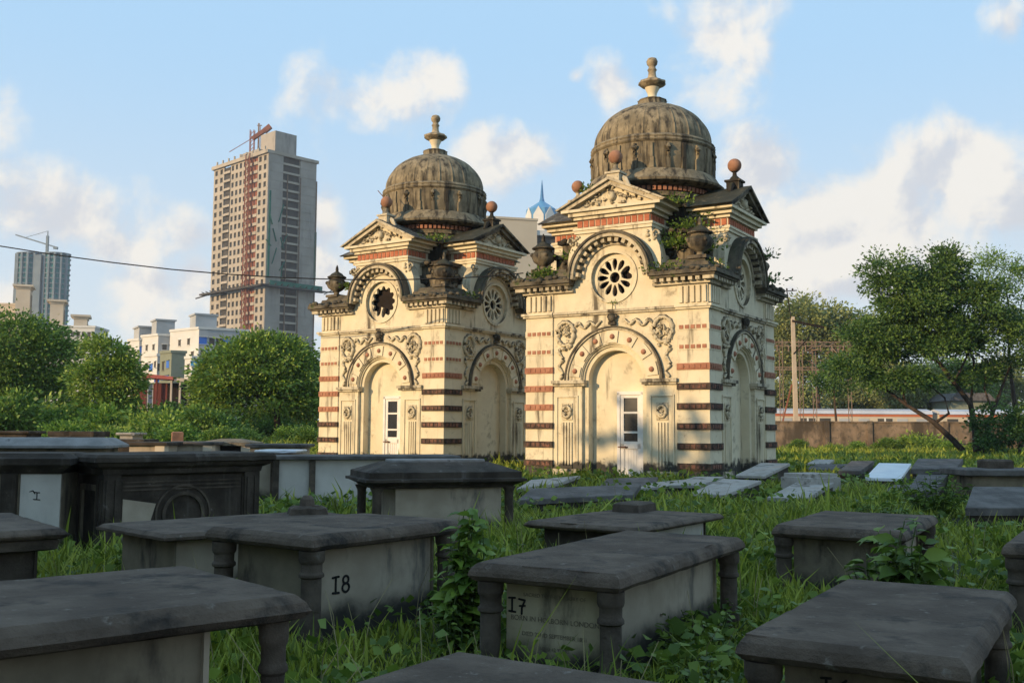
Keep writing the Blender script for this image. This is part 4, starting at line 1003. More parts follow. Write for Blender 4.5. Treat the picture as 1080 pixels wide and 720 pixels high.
# trees on the right
P = at_d(1024, 474, 52.0)
tree('leaning_tree', 'dark multi-stemmed tree with a slanting trunk in front of the boundary wall', (P[0], P[1]),
     [(-4.0, 0, 8.9, 1.3, 1.5, 1.7), (-1.2, .3, 9.2, 1.5, 1.6, 1.5), (-2.7, 0, 7.4, 2.1, 1.8, 1.6), (.5, 0, 7.7, 1.7, 1.8, 1.5), (-4.9, 0, 5.9, 1.8, 1.6, 1.1), (-5.8, .2, 4.3, 1.4, 1.3, .9), (-3.2, 0, 5.3, 2.2, 1.9, 1.4), (-.8, 0, 5.6, 1.9, 1.8, 1.4), (1.4, .2, 6.2, 1.6, 1.7, 1.5), (-3.6, -.4, 3.6, 2.0, 1.7, .8), (2.6, .2, 4.7, 1.5, 1.5, 1.3), (.6, 0, 3.9, 1.5, 1.4, .7), (-2.0, .3, 6.2, 2.6, 1.8, 1.6)], 600, 120, .29, .18, .26, M['leaf_dark'],
     [([(0.1, 0, -.4), (-.9, -.1, .7), (-2.0, -.2, 1.7), (-3.2, 0, 2.5), (-4.6, .1, 3.6)], .19, .06), ([(.35, .1, -.4), (.3, .1, 1.2), (.1, .1, 2.6), (-.9, .2, 4.0), (-2.2, .1, 5.8), (-3.4, 0, 8.0)], .2, .05),
      ([(.5, .1, -.4), (1.0, .1, 1.6), (1.7, .2, 3.2), (2.4, .2, 4.9)], .16, .04), ([(-1.9, -.2, 1.6), (-1.2, -.3, 2.1), (-1.35, -.2, 2.9), (-2.4, -.1, 3.8)], .09, .03), ([(.1, .1, 2.4), (.4, .2, 4.8), (-.8, .3, 8.4)], .1, .03), ([(-.6, .2, 3.8), (.8, .1, 6.6)], .07, .02),
      ([(-1.6, .1, 4.8), (-4.4, 0, 6.2)], .07, .02), ([(1.2, .1, 2.2), (.8, 0, 3.4), (1.1, 0, 5.4)], .07, .02), ([(-3.2, 0, 2.5), (-3.8, 0, 4.2), (-5.0, 0, 5.6)], .06, .02)], low=-.3, fill=.35)
P = at_d(1066, 474, 56.0)
tree('feathery_tree', 'tall thin feathery tree at the right edge of the photo', (P[0], P[1]),
     [(-.4, 0, 10.2, 1.3, 1.3, 1.3), (.9, 0, 9.6, 1.5, 1.4, 1.5), (-1.2, 0, 8.2, .8, .9, .6), (1.8, 0, 7.6, 1.5, 1.4, 1.3)], 90, 70, .32, .17, .2, M['leaf_mid'],
     [(wob((.6, 0, -.4), (0, 0, 9.6), 8, .08), .15, .04), (wob((.25, 0, 6.0), (1.4, .1, 9.2), 5, .08), .06, .02), (wob((.2, 0, 6.6), (-1.0, .1, 8.2), 4, .08), .04, .015)], fill=.25)
P = at_d(1072, 474, 50.0)
tree('creeper_bush', 'dense dark bush smothering the tree foot at the right edge', (P[0], P[1]),
     [(0, 0, .9, 1.6, 1.3, 1.1), (.9, .2, 1.6, 1.3, 1.2, 1.2), (-1.4, .4, 1.2, .6, .6, 1.2)], 90, 70, .26, .17, .33, M['leaf_dark'], [(wob((0, 0, -.3), (.2, 0, 1.4), 4, .05), .08, .03)], cat='bush')
P = at_d(884, 474, 72.0)
tree('small_tree', 'small dark tree standing beyond the wall beneath the leaning tree', (P[0], P[1]),
     [(-.2, 0, 4.6, 1.5, 1.3, 1.3), (.6, 0, 5.4, 1.2, 1.2, 1.1)], 60, 70, .34, .2, .26, M['leaf_dark'], [(wob((0, 0, -.4), (-.2, 0, 4.4), 5, .06), .12, .05)], fill=.4)
P = at_d(868, 474, 122.0)
tree('tall_far_tree', 'pale spreading tree far behind the railway gantry', (P[0], P[1]),
     [(-1.5, 0, 13.5, 5.0, 4, 3.6), (-4.5, 0, 10.5, 3.2, 3, 3), (3.5, 0, 12.5, 4.0, 3.5, 3.2), (0, 0, 9, 6, 4, 3), (5.5, 0, 9.2, 3.0, 3, 3)], 380, 90, .75, .42, .28, M['leaf_pale'],
     [(wob((0, 0, -.4), (-.5, 0, 11), 6, .2), .4, .15), (wob((0, 0, 6), (4, 0, 12), 5, .2), .2, .06), (wob((0, 0, 5.6), (-4, 0, 11), 5, .2), .2, .06)], fill=.5)
for px, h, lab in ((826, 8, 'low hazy tree behind the railway gantry posts'), (900, 9, 'low hazy tree behind the small dark tree'), (930, 10, 'hazy bushy tree left of the dark shed roof'), (960, 11, 'hazy middle tree behind the train and the leaning tree'), (1010, 12, 'hazy tree behind the dark shed roof'), (1062, 13, 'hazy tree behind the feathery tree')):
    P = at_d(px, 474, 135.0 + (px % 7) * 3)
    tree('far_tree', lab, (P[0], P[1]), [(0, 0, h * .62, 4.5, 4, h * .34), (1.5, 0, h * .42, 4.2, 4, h * .3)], 190, 80, .75, .42, .28, M['leaf_pale'] if px != 1010 else M['leaf_mid'], [(wob((0, 0, -.4), (0, 0, h * .6), 4, .15), .3, .15)], 'far trees beyond the railway')
# shrubs on the left, in front of the trees: three kinds copied along the bank
protos = []
for i, (w_, h_, m_) in enumerate(((2.2, 1.5, 'shrub'), (1.7, 1.9, 'leaf_mid'), (2.6, 1.2, 'leaf_young'))):
    e = empty('bush', (0, 0, 0), 0, 'x', 'bush', 'bushes along the bank on the left')
    Pp, Dd = crown_points([(0, 0, h_ * .45, w_ * .6, w_ * .5, h_ * .5), (w_ * .3, .2, h_ * .35, w_ * .45, w_ * .4, h_ * .4), (-w_ * .35, 0, h_ * .3, w_ * .4, w_ * .4, h_ * .42)], 55, 85, .26, -.4, .4)
    leaf_mesh('foliage', Pp, Dd, NR.uniform(.12, .26, len(Pp)), .26, M[m_], e)
    sm = MB()
    for q in range(4): sm.tube(wob((0, 0, -.2), (NR.uniform(-.6, .6) * w_, NR.uniform(-.3, .3), h_ * .6), 4, .05), [.03, .025, .02, .01], 5)
    sm.build('stem', M['bark'], e); protos.append(e)
bl = ['bright bush below the broad tree', 'bush at the left photo edge beneath the broad tree', 'bush between the broad and the young tree', 'bush under the young tree', 'bush left of the red-roofed shed', 'tall bush before the red-roofed shed',
      'leafy bush right of the red-roofed shed', 'bush at the left foot of the round tree', 'low bush under the round tree crown', 'low bush by the round tree trunk', 'sunlit low bush touching the left mausoleum', 'dark bush deep in the left corner',
      'bush behind the back row orange headstone', 'bush behind the cream-pillared tomb', 'bush behind the black slab tomb', 'bush behind the pale hipped slab tomb', 'big bush far behind the round tree trunk', 'big bush far behind the round tree at its left', 'big bush far behind the round tree at its right', 'big bush far behind the red-roofed shed foot']
sp_ = [(55, 48, 1.1), (8, 46, 1.2), (82, 50, 1.0), (112, 47, 1.05), (140, 49, 1.1), (163, 46, 1.05), (192, 48, 1.05), (216, 46, .9), (250, 49, .65), (302, 52, .5), (326, 46, .55), (30, 52, 1.4), (186, 42, .7), (232, 41, .5), (120, 42, .75), (66, 41, .65), (285, 66, 1.3), (232, 64, 1.2), (325, 68, 1.2), (178, 66, 1.2)]
for i, (px, d, sc) in enumerate(sp_):
    o = protos[i % 3] if i < 3 else copy_tree(protos[i % 3])
    p = at_d(px, 460, d); o.location = (p[0], p[1], float(gz(p[0], p[1])) - .1); o.rotation_euler = (0, 0, i * 1.7); o.scale = (sc, sc, sc * (1.15 if i % 2 else .95)); o['label'] = bl[i]
# weeds climbing the boundary wall foot
for i, (px, d, sc, lab) in enumerate(((842, 63.5, .42, 'small sunlit bush at the wall foot by the concrete pole'), (880, 63, .36, 'low bush at the wall foot left of centre'), (905, 62, .42, 'low bush at the wall foot under the train windows'), (935, 63.5, .5, 'bush against the wall near the leaning tree'), (972, 63.8, .85, 'bright creeper bush climbing the wall behind the slanting trunk'), (1005, 60, .5, 'low bush right at the slanting trunk foot'), (1040, 58, .6, 'bush at the wall foot by the right edge'))):
    o = copy_tree(protos[(i + 1) % 3]); p = at_d(px, 470, d); o.location = (p[0], p[1], float(gz(p[0], p[1])) - .1); o.rotation_euler = (0, 0, i * 2.1); o.scale = (sc, sc, sc); o['label'] = lab; o['group'] = 'bushes along the boundary wall'

# broad-leaved weeds standing between the tombs
def broad_weed(name, label, loc, h, nst, leaf, spread, m='weed'):
    z0 = float(gz(loc[0], loc[1])); rt = empty(name, (loc[0], loc[1], z0), 0, label, 'weed', None)
    st = MB(); P = []; D = []; S = []
    for i in range(nst):
        a = NR.uniform(0, 6.28); r = spread * NR.random() ** .6; hh = h * NR.uniform(.55, 1.0) * (1 - .25 * r / spread)
        pts = wob((r * .25 * math.cos(a), r * .25 * math.sin(a), -.05), (r * math.cos(a), r * math.sin(a), hh), 6, .018); st.tube(pts, [.008, .007, .006, .005, .004, .003], 5)
        for k in range(int(13 * hh / .5) + 4):
            t = NR.uniform(.25, 1.0); f = t * 5; j = min(int(f), 4); q = np.array(pts[j]) * (1 - (f - j)) + np.array(pts[j + 1]) * (f - j)
            b = NR.uniform(0, 6.28); d = np.array([math.cos(b), math.sin(b), NR.uniform(-.35, .35)])
            P.append(q + d * .02); D.append(d); S.append(leaf * NR.uniform(.5, 1.15) * (1.15 - .4 * t))
    st.build('stem', M['stem'], rt)
    ovate_mesh('leaves', np.array(P), np.array(D), np.array(S), .30, M[m], rt)
    return rt
def wat(px, d): p = at_d(px, 500, d); return (p[0], p[1])
broad_weed('broadleaf_weed', 'tall leafy weed growing at the right end of tomb 18', wat(490, 6.05), 1.02, 16, .14, .12, 'weed_bright')
broad_weed('broadleaf_weed', 'dark leafy weed crowding the foot of tomb 18 below the tall weed', wat(488, 5.9), .40, 14, .09, .22)
broad_weed('broadleaf_weed', 'big drooping leafy weed hiding the right end of the buff-ended slab tomb', wat(940, 6.45), .92, 26, .16, .30)
broad_weed('broadleaf_weed', 'low heart-leaved creeper along the right side of tomb 17', wat(742, 6.0), .30, 26, .09, .42)
broad_weed('broadleaf_weed', 'low creeper between tomb 17 and tomb 16', wat(722, 4.9), .24, 26, .085, .36)
broad_weed('broadleaf_weed', 'dark leafy weeds under the moulded slab tomb at the left', wat(36, 5.4), .42, 22, .09, .32)
broad_weed('broadleaf_weed', 'small weed in the corner under the number 17', wat(618, 4.75), .17, 8, .06, .10)
broad_weed('broadleaf_weed', 'bushy yellow-green weed near the white marble slab', wat(985, 14.5), .75, 24, .12, .55, 'moss')
broad_weed('broadleaf_weed', 'leafy weed standing in the grass left of the low slab tomb', wat(598, 10.2), .42, 18, .10, .32)
broad_weed('broadleaf_weed', 'leafy weed in the grass behind the big drooping weed', wat(930, 12.5), .55, 20, .12, .40)
broad_weed('broadleaf_weed', 'low weed beside tomb 16 near column', wat(1040, 5.6), .30, 18, .08, .30)

# plants rooted in the mausoleum cornices
def wall_plant(label, maus, loc, r, n, leaf, m='moss', drop=.2):
    mw = Matrix.Translation(maus.location) @ Matrix.Rotation(maus.rotation_euler[2], 4, 'Z'); p = mw @ Vector(loc)
    rt = empty('wall_plant', p, 0, label, 'plant', 'plants rooted in the mausoleum cornices')
    off = NR.normal(size=(n, 3)) * np.array([r, r, r * .6]) * .5; off[:, 2] = np.abs(off[:, 2]) - drop * r
    leaf_mesh('leaves', off, off / r + NR.normal(size=(n, 3)) * .5 + np.array([0, 0, .4]), leaf * NR.uniform(.5, 1.2, n), .25, M[m], rt)
    st = MB(); st.tube([(0, 0, -.15), (.02, .01, r * .4)], [.012, .006], 5); st.build('stem', M['stem'], rt)
wall_plant('bright green plant in front of the left urn of the right mausoleum', mausB, (-1.95, -2.45, 5.12), .34, 420, .11)
wall_plant('mossy grass along the cornice right of its front rose window', mausB, (1.45, -2.5, 5.02), .42, 420, .09)
wall_plant('moss at the foot of the centre urn of the right mausoleum', mausB, (2.45, -2.1, 5.08), .34, 260, .08)
wall_plant('fern on the attic ledge left of the centre urn, right mausoleum', mausB, (1.45, -2.0, 5.72), .40, 380, .12, 'weed')
wall_plant('weeds where the front gable meets the right mausoleum drum', mausB, (1.25, -1.5, 6.85), .42, 380, .10, 'weed')
wall_plant('weeds where the side gable of the right mausoleum meets its drum', mausB, (1.62, -.98, 6.55), .36, 300, .10, 'moss')
wall_plant('weed sprig on the left slope of the front pediment of the right mausoleum', mausB, (-.62, -2.55, 7.22), .22, 130, .09, 'moss')
wall_plant('dark sprig over the side hood of the right mausoleum', mausB, (2.85, .85, 5.75), .26, 70, .12, 'leaf_dark')
wall_plant('dark sprig on the side cornice of the right mausoleum', mausB, (2.75, 1.3, 5.15), .34, 160, .12, 'leaf_dark')
wall_plant('grassy tuft on the left attic corner of the right mausoleum', mausB, (-1.25, -2.2, 5.6), .28, 240, .09)
wall_plant('weeds behind the front gable of the left mausoleum', mausA, (1.3, -1.55, 6.82), .42, 360, .10, 'weed')
wall_plant('moss on the stepped ledge behind the centre urn of the right mausoleum', mausB, (1.75, -1.78, 6.15), .45, 380, .09)
wall_plant('weeds hanging from the side attic ledge of the right mausoleum', mausB, (2.0, -1.35, 5.7), .38, 300, .11, 'weed')
wall_plant('moss on the cornice below the side rose window of the left mausoleum', mausA, (2.5, -1.5, 5.02), .36, 240, .08)
wall_plant('sprig behind the left urn of the left mausoleum', mausA, (-1.6, -2.1, 5.55), .28, 200, .09, 'weed')
wall_plant('tiny sprig under the front rose window of the right mausoleum', mausB, (.02, -2.56, 4.30), .10, 60, .05, 'weed')

# grass: one carpet of blades, thinner with distance, none under the tombs
def make_grass():
    n = 420000
    y = np.exp(NR.uniform(math.log(2.0), math.log(70), n)); x = NR.uniform(-.58, .58, n) * y
    keep = NR.random(n) < np.clip(.35 + y / 14, 0, 1)
    # lush and thin patches
    pn = np.sin(x * .9 + 1.3) * np.sin(y * .7 + x * .3) + .6 * np.sin(x * 2.3 - y * 1.1)
    keep &= NR.random(n) < np.clip(.72 + .35 * pn, .22, 1)
    x, y, pn = x[keep], y[keep], pn[keep]
    ok = np.ones(len(x), bool)
    for cx, cy, a, hx, hy in FOOT:
        dx = x - cx; dy = y - cy; u = dx * math.cos(a) + dy * math.sin(a); v = -dx * math.sin(a) + dy * math.cos(a)
        ok &= ~((np.abs(u) < hx - .02) & (np.abs(v) < hy - .02))
    x, y, pn = x[ok], y[ok], pn[ok]; n = len(x)
    h = NR.gamma(5, .028, n) * (1 + .30 * pn) * (.85 + .25 * np.clip(y / 12, 0, 1.4)); h = np.clip(h, .05, .55)
    tall = NR.random(n) < .03; h[tall] *= 1.6
    for cx, cy, a_, hx, hy in FOOT:          # trodden and thin right round the tombs
        dx = x - cx; dy = y - cy; u = np.abs(dx * math.cos(a_) + dy * math.sin(a_)) - hx; v_ = np.abs(-dx * math.sin(a_) + dy * math.cos(a_)) - hy
        dd = np.maximum(u, v_); h = np.where(dd < .32, h * np.clip(.38 + dd * 1.9, .38, 1), h)
    # shorter among the low slabs so that they show
    sh_ = (x > 2.0) & (y > 14) & (y < 30); h[sh_] *= .8
    sh2 = (x > -1) & (x < 5) & (y > 16) & (y < 24); h[sh2] *= .85
    w = (.0026 + .00115 * y) * NR.uniform(.6, 1.3, n); w = np.minimum(w, .05)
    a = NR.uniform(0, 6.283, n); lean = h * NR.uniform(.15, .95, n)
    z = gz(x, y) - .02
    ux, uy = np.cos(a), np.sin(a); px_, py_ = -uy, ux
    def lvl(t, wf): 
        cx = x + ux * lean * t ** 1.8; cy = y + uy * lean * t ** 1.8; cz = z + h * (t - .18 * t ** 3 * (lean / h))
        return np.stack([cx - px_ * w * wf, cy - py_ * w * wf, cz], 1), np.stack([cx + px_ * w * wf, cy + py_ * w * wf, cz], 1)
    a0, b0 = lvl(0, 1.0); a1, b1 = lvl(.55, .8); tip, _ = lvl(1.0, 0)
    v = np.stack([a0, b0, a1, b1, tip], 1).reshape(-1, 3).astype(np.float32)
    me = bpy.data.meshes.new('grass'); me.vertices.add(n * 5); me.vertices.foreach_set('co', v.ravel())
    idx = np.arange(n)[:, None] * 5 + np.array([0, 1, 3, 0, 3, 2, 2, 3, 4]); me.loops.add(n * 9); me.loops.foreach_set('vertex_index', idx.ravel().astype(np.int32))
    me.polygons.add(n * 3); me.polygons.foreach_set('loop_start', np.arange(n * 3, dtype=np.int32) * 3); me.polygons.foreach_set('loop_total', np.full(n * 3, 3, np.int32))
    me.update(calc_edges=True); me.validate(); me.materials.append(M['grass'])
    o = bpy.data.objects.new('grass', me); COL.objects.link(o); tag(o, 'uneven green grass growing between all the tombs', 'grass', None, 'stuff')
    # ground-hugging broad leaves mixed into the grass
    n = 90000; y = np.exp(NR.uniform(math.log(2.2), math.log(40), n)); x = NR.uniform(-.56, .56, n) * y
    g = np.sin(x * 1.7 + .4) * np.sin(y * 1.3 - x * .6) + .5 * np.sin(x * 3.1 + y * 2.2); kp = NR.random(n) < np.clip(.25 + .6 * g, .05, .95)
    for cx, cy, a, hx, hy in FOOT:
        dx = x - cx; dy = y - cy; u = dx * math.cos(a) + dy * math.sin(a); v = -dx * math.sin(a) + dy * math.cos(a); kp &= ~((np.abs(u) < hx) & (np.abs(v) < hy))
    x, y = x[kp], y[kp]; n = len(x); P = np.stack([x, y, gz(x, y) + NR.uniform(.02, .22, n)], 1)
    a = NR.uniform(0, 6.28, n); D = np.stack([np.cos(a), np.sin(a), NR.uniform(-.3, .5, n)], 1)
    o = leaf_mesh('ground_weeds', P, D, NR.uniform(.03, .085, n) * (1 + y / 22), .36, M['weed']); tag(o, 'small broad-leaved weeds scattered through the grass', 'weeds', None, 'stuff')
    # dry seeding stalks
    n = 300; y = np.exp(NR.uniform(math.log(3), math.log(18), n)); x = NR.uniform(-.5, .5, n) * y; mb = MB()
    for X, Y in zip(x, y):
        if any(abs((X - c[0]) * math.cos(c[2]) + (Y - c[1]) * math.sin(c[2])) < c[3] + .05 and abs(-(X - c[0]) * math.sin(c[2]) + (Y - c[1]) * math.cos(c[2])) < c[4] + .05 for c in FOOT): continue
        h_ = NR.uniform(.2, .5); a = NR.uniform(0, 6.28); q = NR.uniform(.1, .5) * h_; z0 = float(gz(X, Y))
        mb.tube([(X, Y, z0), (X + q * .3 * math.cos(a), Y + q * .3 * math.sin(a), z0 + h_ * .6), (X + q * math.cos(a), Y + q * math.sin(a), z0 + h_)], [.003, .0025, .0015], 4)
    o = mb.build('dry_stalks', mat('dry_stalk', (.24, .20, .10), (.32, .27, .14), 4, bump=0)); tag(o, 'thin dry stalks rising above the grass', 'stalks', None, 'stuff')
make_grass()
# the wood out of frame to the left, whose long evening shade covers the tombs
def wood():
    nv = np.array([.576, -.817]); E = []
    for n_, s_, h_, r_ in SHADE:
        p = nv * n_ - SUN_AZ * 0 + SUN_AZ * s_; E.append((p[0], p[1], h_ * .52, r_, r_, h_ * .48))
    Pp, Dd = crown_points(E, 52 * len(E), 90, .55, -1.0, .35)
    o = leaf_mesh('shady_wood', Pp, Dd, NR.uniform(.35, .75, len(Pp)), .34, M['leaf_dark']); tag(o, 'leafy wood beyond the left edge of the photo throwing evening shade', 'wood', None, 'stuff')
SHADE = [(-17.0, 19.5, 9.6, 2.0), (-14.8, 20, 9.4, 2.3), (-12.0, 19, 11.2, 2.8), (-8.5, 18.5, 12.8, 3.0), (-5.0, 18, 12.0, 3.0), (-1.5, 18.5, 12.0, 3.0), (2.0, 18, 11, 3.0), (5.5, 18, 11, 3.0), (-3.2, 24, 13, 2.8), (.3, 24, 13, 2.8), (-6.8, 24, 13, 2.8), (3.8, 24, 12, 2.8)]
wood()

# ------------------------------------------------------------------ city behind
def block(mb, M4, x0, x1, y0, y1, z0, z1): o = mb.M; mb.M = o @ M4; mb.box(x0, x1, y0, y1, z0, z1); mb.M = o
def facade(root, parent, L_, z0, z1, cols, rows, frame, wallm, fwin=.55, fh=.55, recess=.35, panel='void', T=None, extra=None, wname='window', budget=[100]):
    """wall of real openings: piers and spandrels stand proud of window panels; local x along, -y outward"""
    T = T or Matrix.Identity(4)
    w = MB(); w.M = T
    cw = L_ / cols; rh = (z1 - z0) / rows
    for c in range(cols + 1):
        a = max(0, c * cw - cw * (1 - fwin) / 2); b = min(L_, c * cw + cw * (1 - fwin) / 2); w.box(a, b, -recess, 0, z0, z1)
    for r in range(rows + 1):
        a = max(z0, z0 + r * rh - rh * (1 - fh) * .62); b = min(z1, z0 + r * rh + rh * (1 - fh) * .38); w.box(0.001, L_ - .001, -recess + .012, 0, a, b)
    w.build(frame, wallm, root)
    rest = MB(); rest.M = T
    for r in range(rows):
        for c in range(cols):
            q = (c * cw + cw * (1 - fwin) / 2, (c + 1) * cw - cw * (1 - fwin) / 2, z0 + r * rh + rh * (1 - fh) * .38, z0 + (r + 1) * rh - rh * (1 - fh) * .62)
            m_ = panel
            if extra and (r, c) in extra: m_ = extra[(r, c)]
            if budget[0] > 0:
                budget[0] -= 1; p = MB(); p.M = T; p.box(q[0], q[1], -.09, -.05, q[2], q[3]); p.build(wname, M[m_], root)
            else: rest.box(q[0], q[1], -.09, -.05, q[2], q[3])
    if rest.v: tag(rest.build('windows', M[panel], root), kind='stuff')

def highrise():
    D = 350.0; c0 = at_d(282.7, 160.6, D); top = c0[2]; ang = math.atan2(.69, -.72)          # left face direction
    dl = np.array([math.cos(ang), math.sin(ang)]); dr = np.array([dl[1], -dl[0]]); dr = dr if dr[0] > 0 else -dr
    Ll, Lr = 36.5, 20.5
    rt = empty('highrise', (c0[0], c0[1], 0), math.atan2(dr[1], dr[0]), 'bare concrete high-rise under construction behind the round tree', 'tower')
    # local x runs along the grey right face, local y along the left face (both away from the near corner)
    H = top; FL = 31; fh_ = H / FL
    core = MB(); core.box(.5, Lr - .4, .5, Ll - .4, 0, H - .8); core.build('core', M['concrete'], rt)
    T = Matrix.Rotation(-math.pi / 2, 4, 'Z') @ Matrix.Translation((-Ll, 0, 0))                # faces -x, runs along y
    T = Matrix(((0, 1, 0, 0), (-1, 0, 0, Ll), (0, 0, 1, 0), (0, 0, 0, 1)))
    bud = [100]
    L1 = Ll * .20; L2 = Ll * .13; L3 = Ll * .30; L4 = Ll * .20; L5 = Ll - L1 - L2 - L3 - L4
    def off(x): return Matrix(((0, 1, 0, .5), (-1, 0, 0, Ll - x), (0, 0, 1, 0), (0, 0, 0, 1)))
    nvis = FL
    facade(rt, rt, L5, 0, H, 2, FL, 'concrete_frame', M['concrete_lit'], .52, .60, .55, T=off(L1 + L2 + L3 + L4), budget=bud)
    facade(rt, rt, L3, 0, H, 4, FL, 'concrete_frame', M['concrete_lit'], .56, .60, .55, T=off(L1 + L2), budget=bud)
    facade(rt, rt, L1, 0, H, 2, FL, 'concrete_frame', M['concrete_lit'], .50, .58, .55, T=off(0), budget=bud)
    b = MB(); b.M = off(L1)                                                                    # balcony bay
    for r in range(FL): b.box(0, L2, -.9, 0, r * fh_ + .02, r * fh_ + .9)
    b.build('balcony_bay', M['concrete_lit'], rt)
    v = MB(); v.M = off(L1); v.box(.05, L2 - .05, -.06, -.02, 0, H - .6); v.build('shadowed_bay', M['void'], rt)  # dark backing sheet, the bay's shade put into its colour
    b = MB(); b.M = off(L1 + L2 + L3)                                                          # bay strung with red hoist scaffold
    for r in range(FL): b.box(0, L4, -.7, 0, r * fh_ + .02, r * fh_ + 1.1)
    b.build('balcony_bay', M['concrete_lit'], rt)
    v = MB(); v.M = off(L1 + L2 + L3); v.box(.05, L4 - .05, -.06, -.02, 0, H - .6); v.build('shadowed_bay', M['rust_red'], rt)
    s = MB(); s.M = off(L1 + L2 + L3)
    for x in (L4 * .25, L4 * .25 + 2.6):
        for y in (-2.2, -1.0): s.box(x - .16, x + .16, y - .16, y + .16, 0, H + 1)
    for r in range(FL * 2):
        z = r * fh_ / 2; x = L4 * .25
        s.box(x, x + 2.6, -2.3, -2.18, z, z + .14)
        s.bar((x, -2.2, z), (x + 2.6, -2.2, z + fh_ / 2), .13)
    s.build('hoist_mast', M['rust_red'], rt)
    # grey right face: two blind shafts with a dark recess of slabs between them
    g = MB()
    xs = ((0, Lr * .30), (Lr * .66, Lr))
    for a, q in xs: g.box(a, q, -.5 if a == 0 else -.3, .5, 0, H + (.8 if a else 0))
    for a, q in xs:
        for r in range(1, FL): g.box(a + .05, q - .05, -.56 if a == 0 else -.36, -.4, r * fh_ - .14, r * fh_ + .14)
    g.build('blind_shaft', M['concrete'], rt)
    k = MB()
    for r in range(FL): k.box(Lr * .30, Lr * .66, -.12 + .02 * (r % 2), .6, r * fh_, r * fh_ + .75)
    for x in (.30, .655): k.box(Lr * x, Lr * x + .25, .12, .5, 0, H)
    k.build('landing_slabs', M['concrete_lit'], rt)
    v = MB(); v.box(Lr * .305, Lr * .655, .47, .49, 0, H); v.build('shadowed_bay', M['void'], rt)  # dark sheet painted as the shade inside the recess
    rb = MB()
    for x in (Lr * .385, Lr * .66 - .12, Lr - .05): rb.box(x, x + .28, -.70, -.35, H * .28, H * .93)
    rb.build('rusty_pipes', M['steel'], rt)
    tb = MB(); a0 = Lr * .20; tb.box(a0, a0 + Lr * .44, 2.0, 11.5, H - 1, H + 9.2); tb.box(Lr * .05, a0 + 1, 8.0, 20, H - 1, H + 3.0); tb.build('roof_block', M['concrete'], rt)
    pr = MB(); pr.box(-.7, Lr + .7, -.75, .3, H - .2, H + .9); pr.box(-.9, .3, 0, Ll + .5, H - .3, H + 1.0)
    for q in range(9): pr.box(-.6, -.2, 1 + q * Ll / 9, 1.6 + q * Ll / 9, H + 1, H + 2.4)
    pr.build('parapet', M['concrete_lit'], rt)
    # net canopy belt
    zc = H - (305 - 160) * D / FPX
    nb = MB(); nb.box(-3.0, Lr + 3.2, -3.0, -.6, zc - .25, zc + .35); nb.box(-3.0, -.6, -3.0, Ll + 3.0, zc - .25, zc + .35)
    for q in range(14): nb.bar((-.6, q * Ll / 13, zc - .2), (-3.6, q * Ll / 13, zc + .7), .25)
    for q in range(9): nb.bar((q * Lr / 8, -.6, zc - .2), (q * Lr / 8, -3.6, zc + .9), .25)
    nb.bar((Lr + 1, -1, zc), (Lr + 9, -1.4, zc + .6), .5); nb.bar((Lr + 4, -1, zc - .6), (Lr + 8.6, -1.2, zc + 1.8), .3); nb.bar((-1, Ll, zc), (-1.5, Ll + 8, zc - .8), .4)
    nb.build('catch_platform', M['void'], rt)
    nn = MB(); nn.box(.8, Lr + 2.4, -2.2, -1.9, zc + .4, zc + 2.0)
    for i in range(9):
        a = RNG.uniform(.5, Lr * .36); z = zc + 3 + RNG.random() * 22; nn.bar((a, -.75, z), (a + RNG.uniform(-2.5, 2.5), -.8, z + RNG.uniform(2, 7)), .7, .12)
    nn.box(.6, 1.3, -.8, -.6, zc + 3, zc + 34); nn.box(Lr - .2, Lr + .5, -.6, 1, zc + 4, zc + 22)
    nn.build('safety_net', M['net'], rt)
    # tower crane standing on it
    cp = at_d(266, 150, D + 12); rc = empty('tower_crane', (cp[0], cp[1], H - 1), 0, 'red tower crane on the roof of the concrete high-rise', 'crane')
    m_ = MB()
    for x in (-.7, .7):
        for y in (-.7, .7): m_.box(x - .12, x + .12, y - .12, y + .12, 0, 12.5)
    for q in range(8): m_.bar((-.7, -.7, q * 1.5), (.7, -.7, q * 1.5 + 1.5), .16)
    m_.build('mast', M['rust_red'], rc)
    j = MB()
    j.bar((-8, -1, 4.0), (0, 0, 9.5), .2)
    j.bar((0, 0, 9.2), (5.2, .5, 13.2), 1.6, 1.3); j.bar((4.2, .4, 12.2), (6.4, .6, 14.2), 2.2, 1.6)
    j.build('jib', M['rust_red'], rc); a = MB(); a.bar((1.5, 3, 4), (1.5, 3, 16), .5); a.bar((2.1, 3, 4), (2.1, 3, 15), .2); a.bar((.9, 3, 15.2), (2.6, 3, 15.2), .3); a.build('apex_mast', M['steel'], rc)
highrise()

